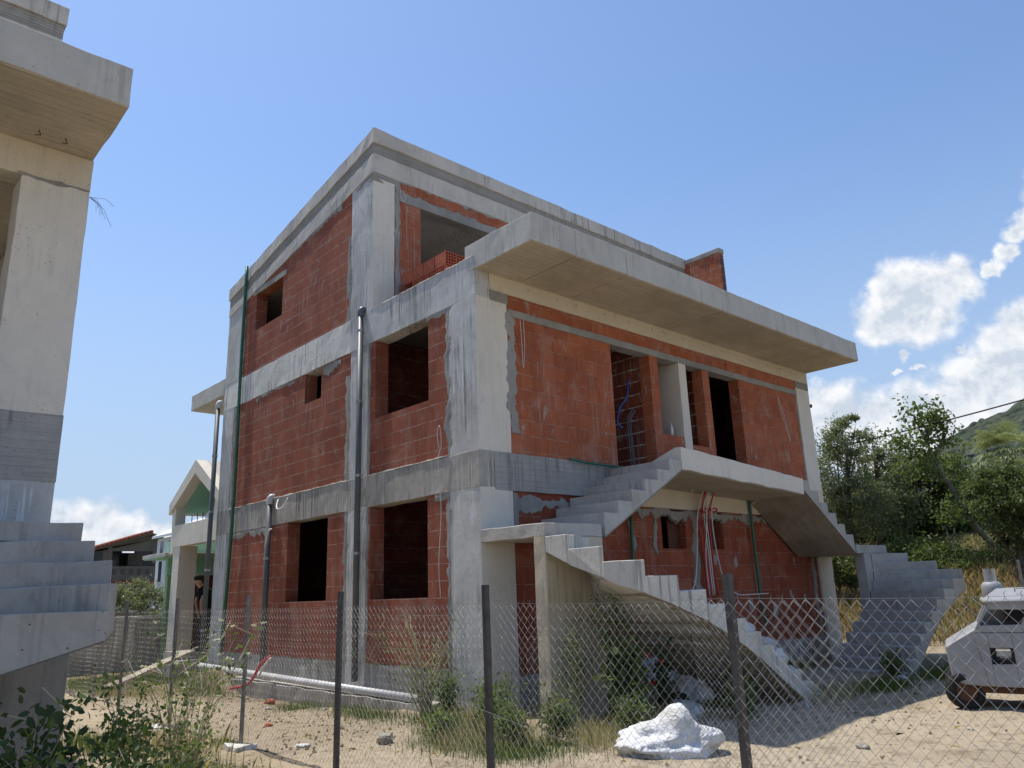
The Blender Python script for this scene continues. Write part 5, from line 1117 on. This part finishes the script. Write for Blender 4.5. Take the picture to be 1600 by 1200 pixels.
# ------------------------------------------------------------------ hills, pylons, cable
hm, t, b, co = mat('wooded_slope', .95, .05)
n = t.noise(co, .09, 6, .7); n2 = t.noise(co, .02, 3, .6); v = t.new('ShaderNodeTexVoronoi'); t.put(v.inputs['Vector'], co); v.inputs['Scale'].default_value = .22
c = t.mix(t.ramp(n, .38, .62), (.05,.066,.05), (.095,.11,.075)); c = t.mix(t.ramp(n2, .45, .6, 0, .5), c, (.06,.065,.045)); c = t.mix(t.ramp(v.outputs['Distance'], .0, .9, .0, .5), c, (.035,.047,.036)); t.l.new(c, b.inputs['Base Color']); bump(t, b, t.math('SUBTRACT', t.math('MULTIPLY', n, .6), v.outputs['Distance']), 1, 4)  # greens lightened and greyed: distance haze put into the slope colour
az = lambda px: math.atan2(*(lambda d: (d.x, d.y))(pdir(px, 760)))
a0, a1 = az(1150), az(2150); nA, nR = 420, 150; Vh = []
def ridge(px):
    K = [(1100,0),(1330,6),(1400,20),(1430,36),(1450,44),(1480,55),(1520,60),(1560,64),(1600,66),(1650,72),(1750,82),(1900,88),(2150,60)]
    for (p0, h0), (p1, h1) in zip(K, K[1:]):
        if px <= p1: return h0+(h1-h0)*max(0, (px-p0)/(p1-p0))
    return 50
pxs = np.linspace(1150, 2150, nA)
for i in range(nA):
    a = az(pxs[i]); hr = ridge(pxs[i])
    for k in range(nR):
        f = k/(nR-1); D = 170+f*260; prof = math.sin(min(1, f*1.12)*math.pi/2)**1.2 if f < .9 else 1-(f-.9)*2
        x, y = CP.x+math.sin(a)*D, CP.y+math.cos(a)*D
        h = hr*.95*prof*(1+.05*noise.noise(Vector((x*.012, y*.012, 0)))) + 3.2*abs(noise.noise(Vector((x*.12, y*.12, 1))))*min(1, f*6)*1.0 + 1.6*noise.noise(Vector((x*.35, y*.35, 2))) + 5*noise.noise(Vector((x*.03, y*.03, 5)))*f
        Vh.append((x, y, h+2))
Vh = np.array(Vh); Fh = np.array([[i*nR+k, i*nR+k+1, (i+1)*nR+k+1, (i+1)*nR+k] for i in range(nA-1) for k in range(nR-1)])
tag(npmesh('hills', Vh, Fh, hm, None, True), kind='structure')
for px, py, D, hh, lb in ((1509, 715, 330, 22, 'tall lattice pylon on the hillside nearest the palm'), (1472, 735, 300, 13, 'slender distant pylon left of the taller one on the hillside')):
    p = P3(px, py, D); t_ = thing('power_pylon', lb, 'pylon', (p.x, p.y, p.z-hh*.3)); mb = MB(); z0 = p.z-hh*.55; z1 = p.z+hh*.5
    for sx_ in (-1, 1):
        for sy_ in (-1, 1): mb.tube([(p.x+sx_*1.2, p.y+sy_*1.2, z0), (p.x+sx_*.25, p.y+sy_*.25, z1)], .09, 4)
    for k in range(9):
        f = k/9; w = 1.2-.95*f; zz = z0+(z1-z0)*f; f2 = (k+1)/9; w2 = 1.2-.95*f2; z2 = z0+(z1-z0)*f2
        mb.tube([(p.x-w, p.y-w, zz), (p.x+w2, p.y+w2, z2)], .06, 3); mb.tube([(p.x+w, p.y+w, zz), (p.x-w2, p.y-w2, z2)], .06, 3)
    mb.build('mast', M_GALV, t_)
    for k, w in ((.95, 2.4), (.85, 3.0), (.75, 2.4)): zz = z0+(z1-z0)*k; MB().tube([(p.x-w*.7, p.y+w*.7, zz), (p.x+w*.7, p.y-w*.7, zz)], .12, 4).build('crossarm', M_GALV, t_)
# overhead cable passing behind the house
pa, pb_, pc = P3(1180,726,30), P3(1385,684,26), P3(1700,596,20)
pts = [pa.lerp(pc, s_)+Vector((0,0,-(1-(2*s_-1)**2)*.12)) for s_ in np.linspace(-1.2, 1.8, 30)]
mb = MB().tube(pts, .022, 6); tag(mb.build('power_cable', M_BLACK), 'dark overhead cable sagging across the sky above the trees at right', 'cable')
for i, p in enumerate((pts[0], pts[-1])):
    o = MB().tube([(p.x, p.y, gz(p.x, p.y)-1), (p.x, p.y, p.z+.3)], .12, 8).build('utility_pole', M_BARK); tag(o, ('wooden pole carrying the cable behind the house', 'wooden pole carrying the cable beyond the right edge')[i], 'pole')

S.render.engine = 'CYCLES'
S.cycles.max_bounces = 8; S.cycles.diffuse_bounces = 4; S.cycles.transparent_max_bounces = 4
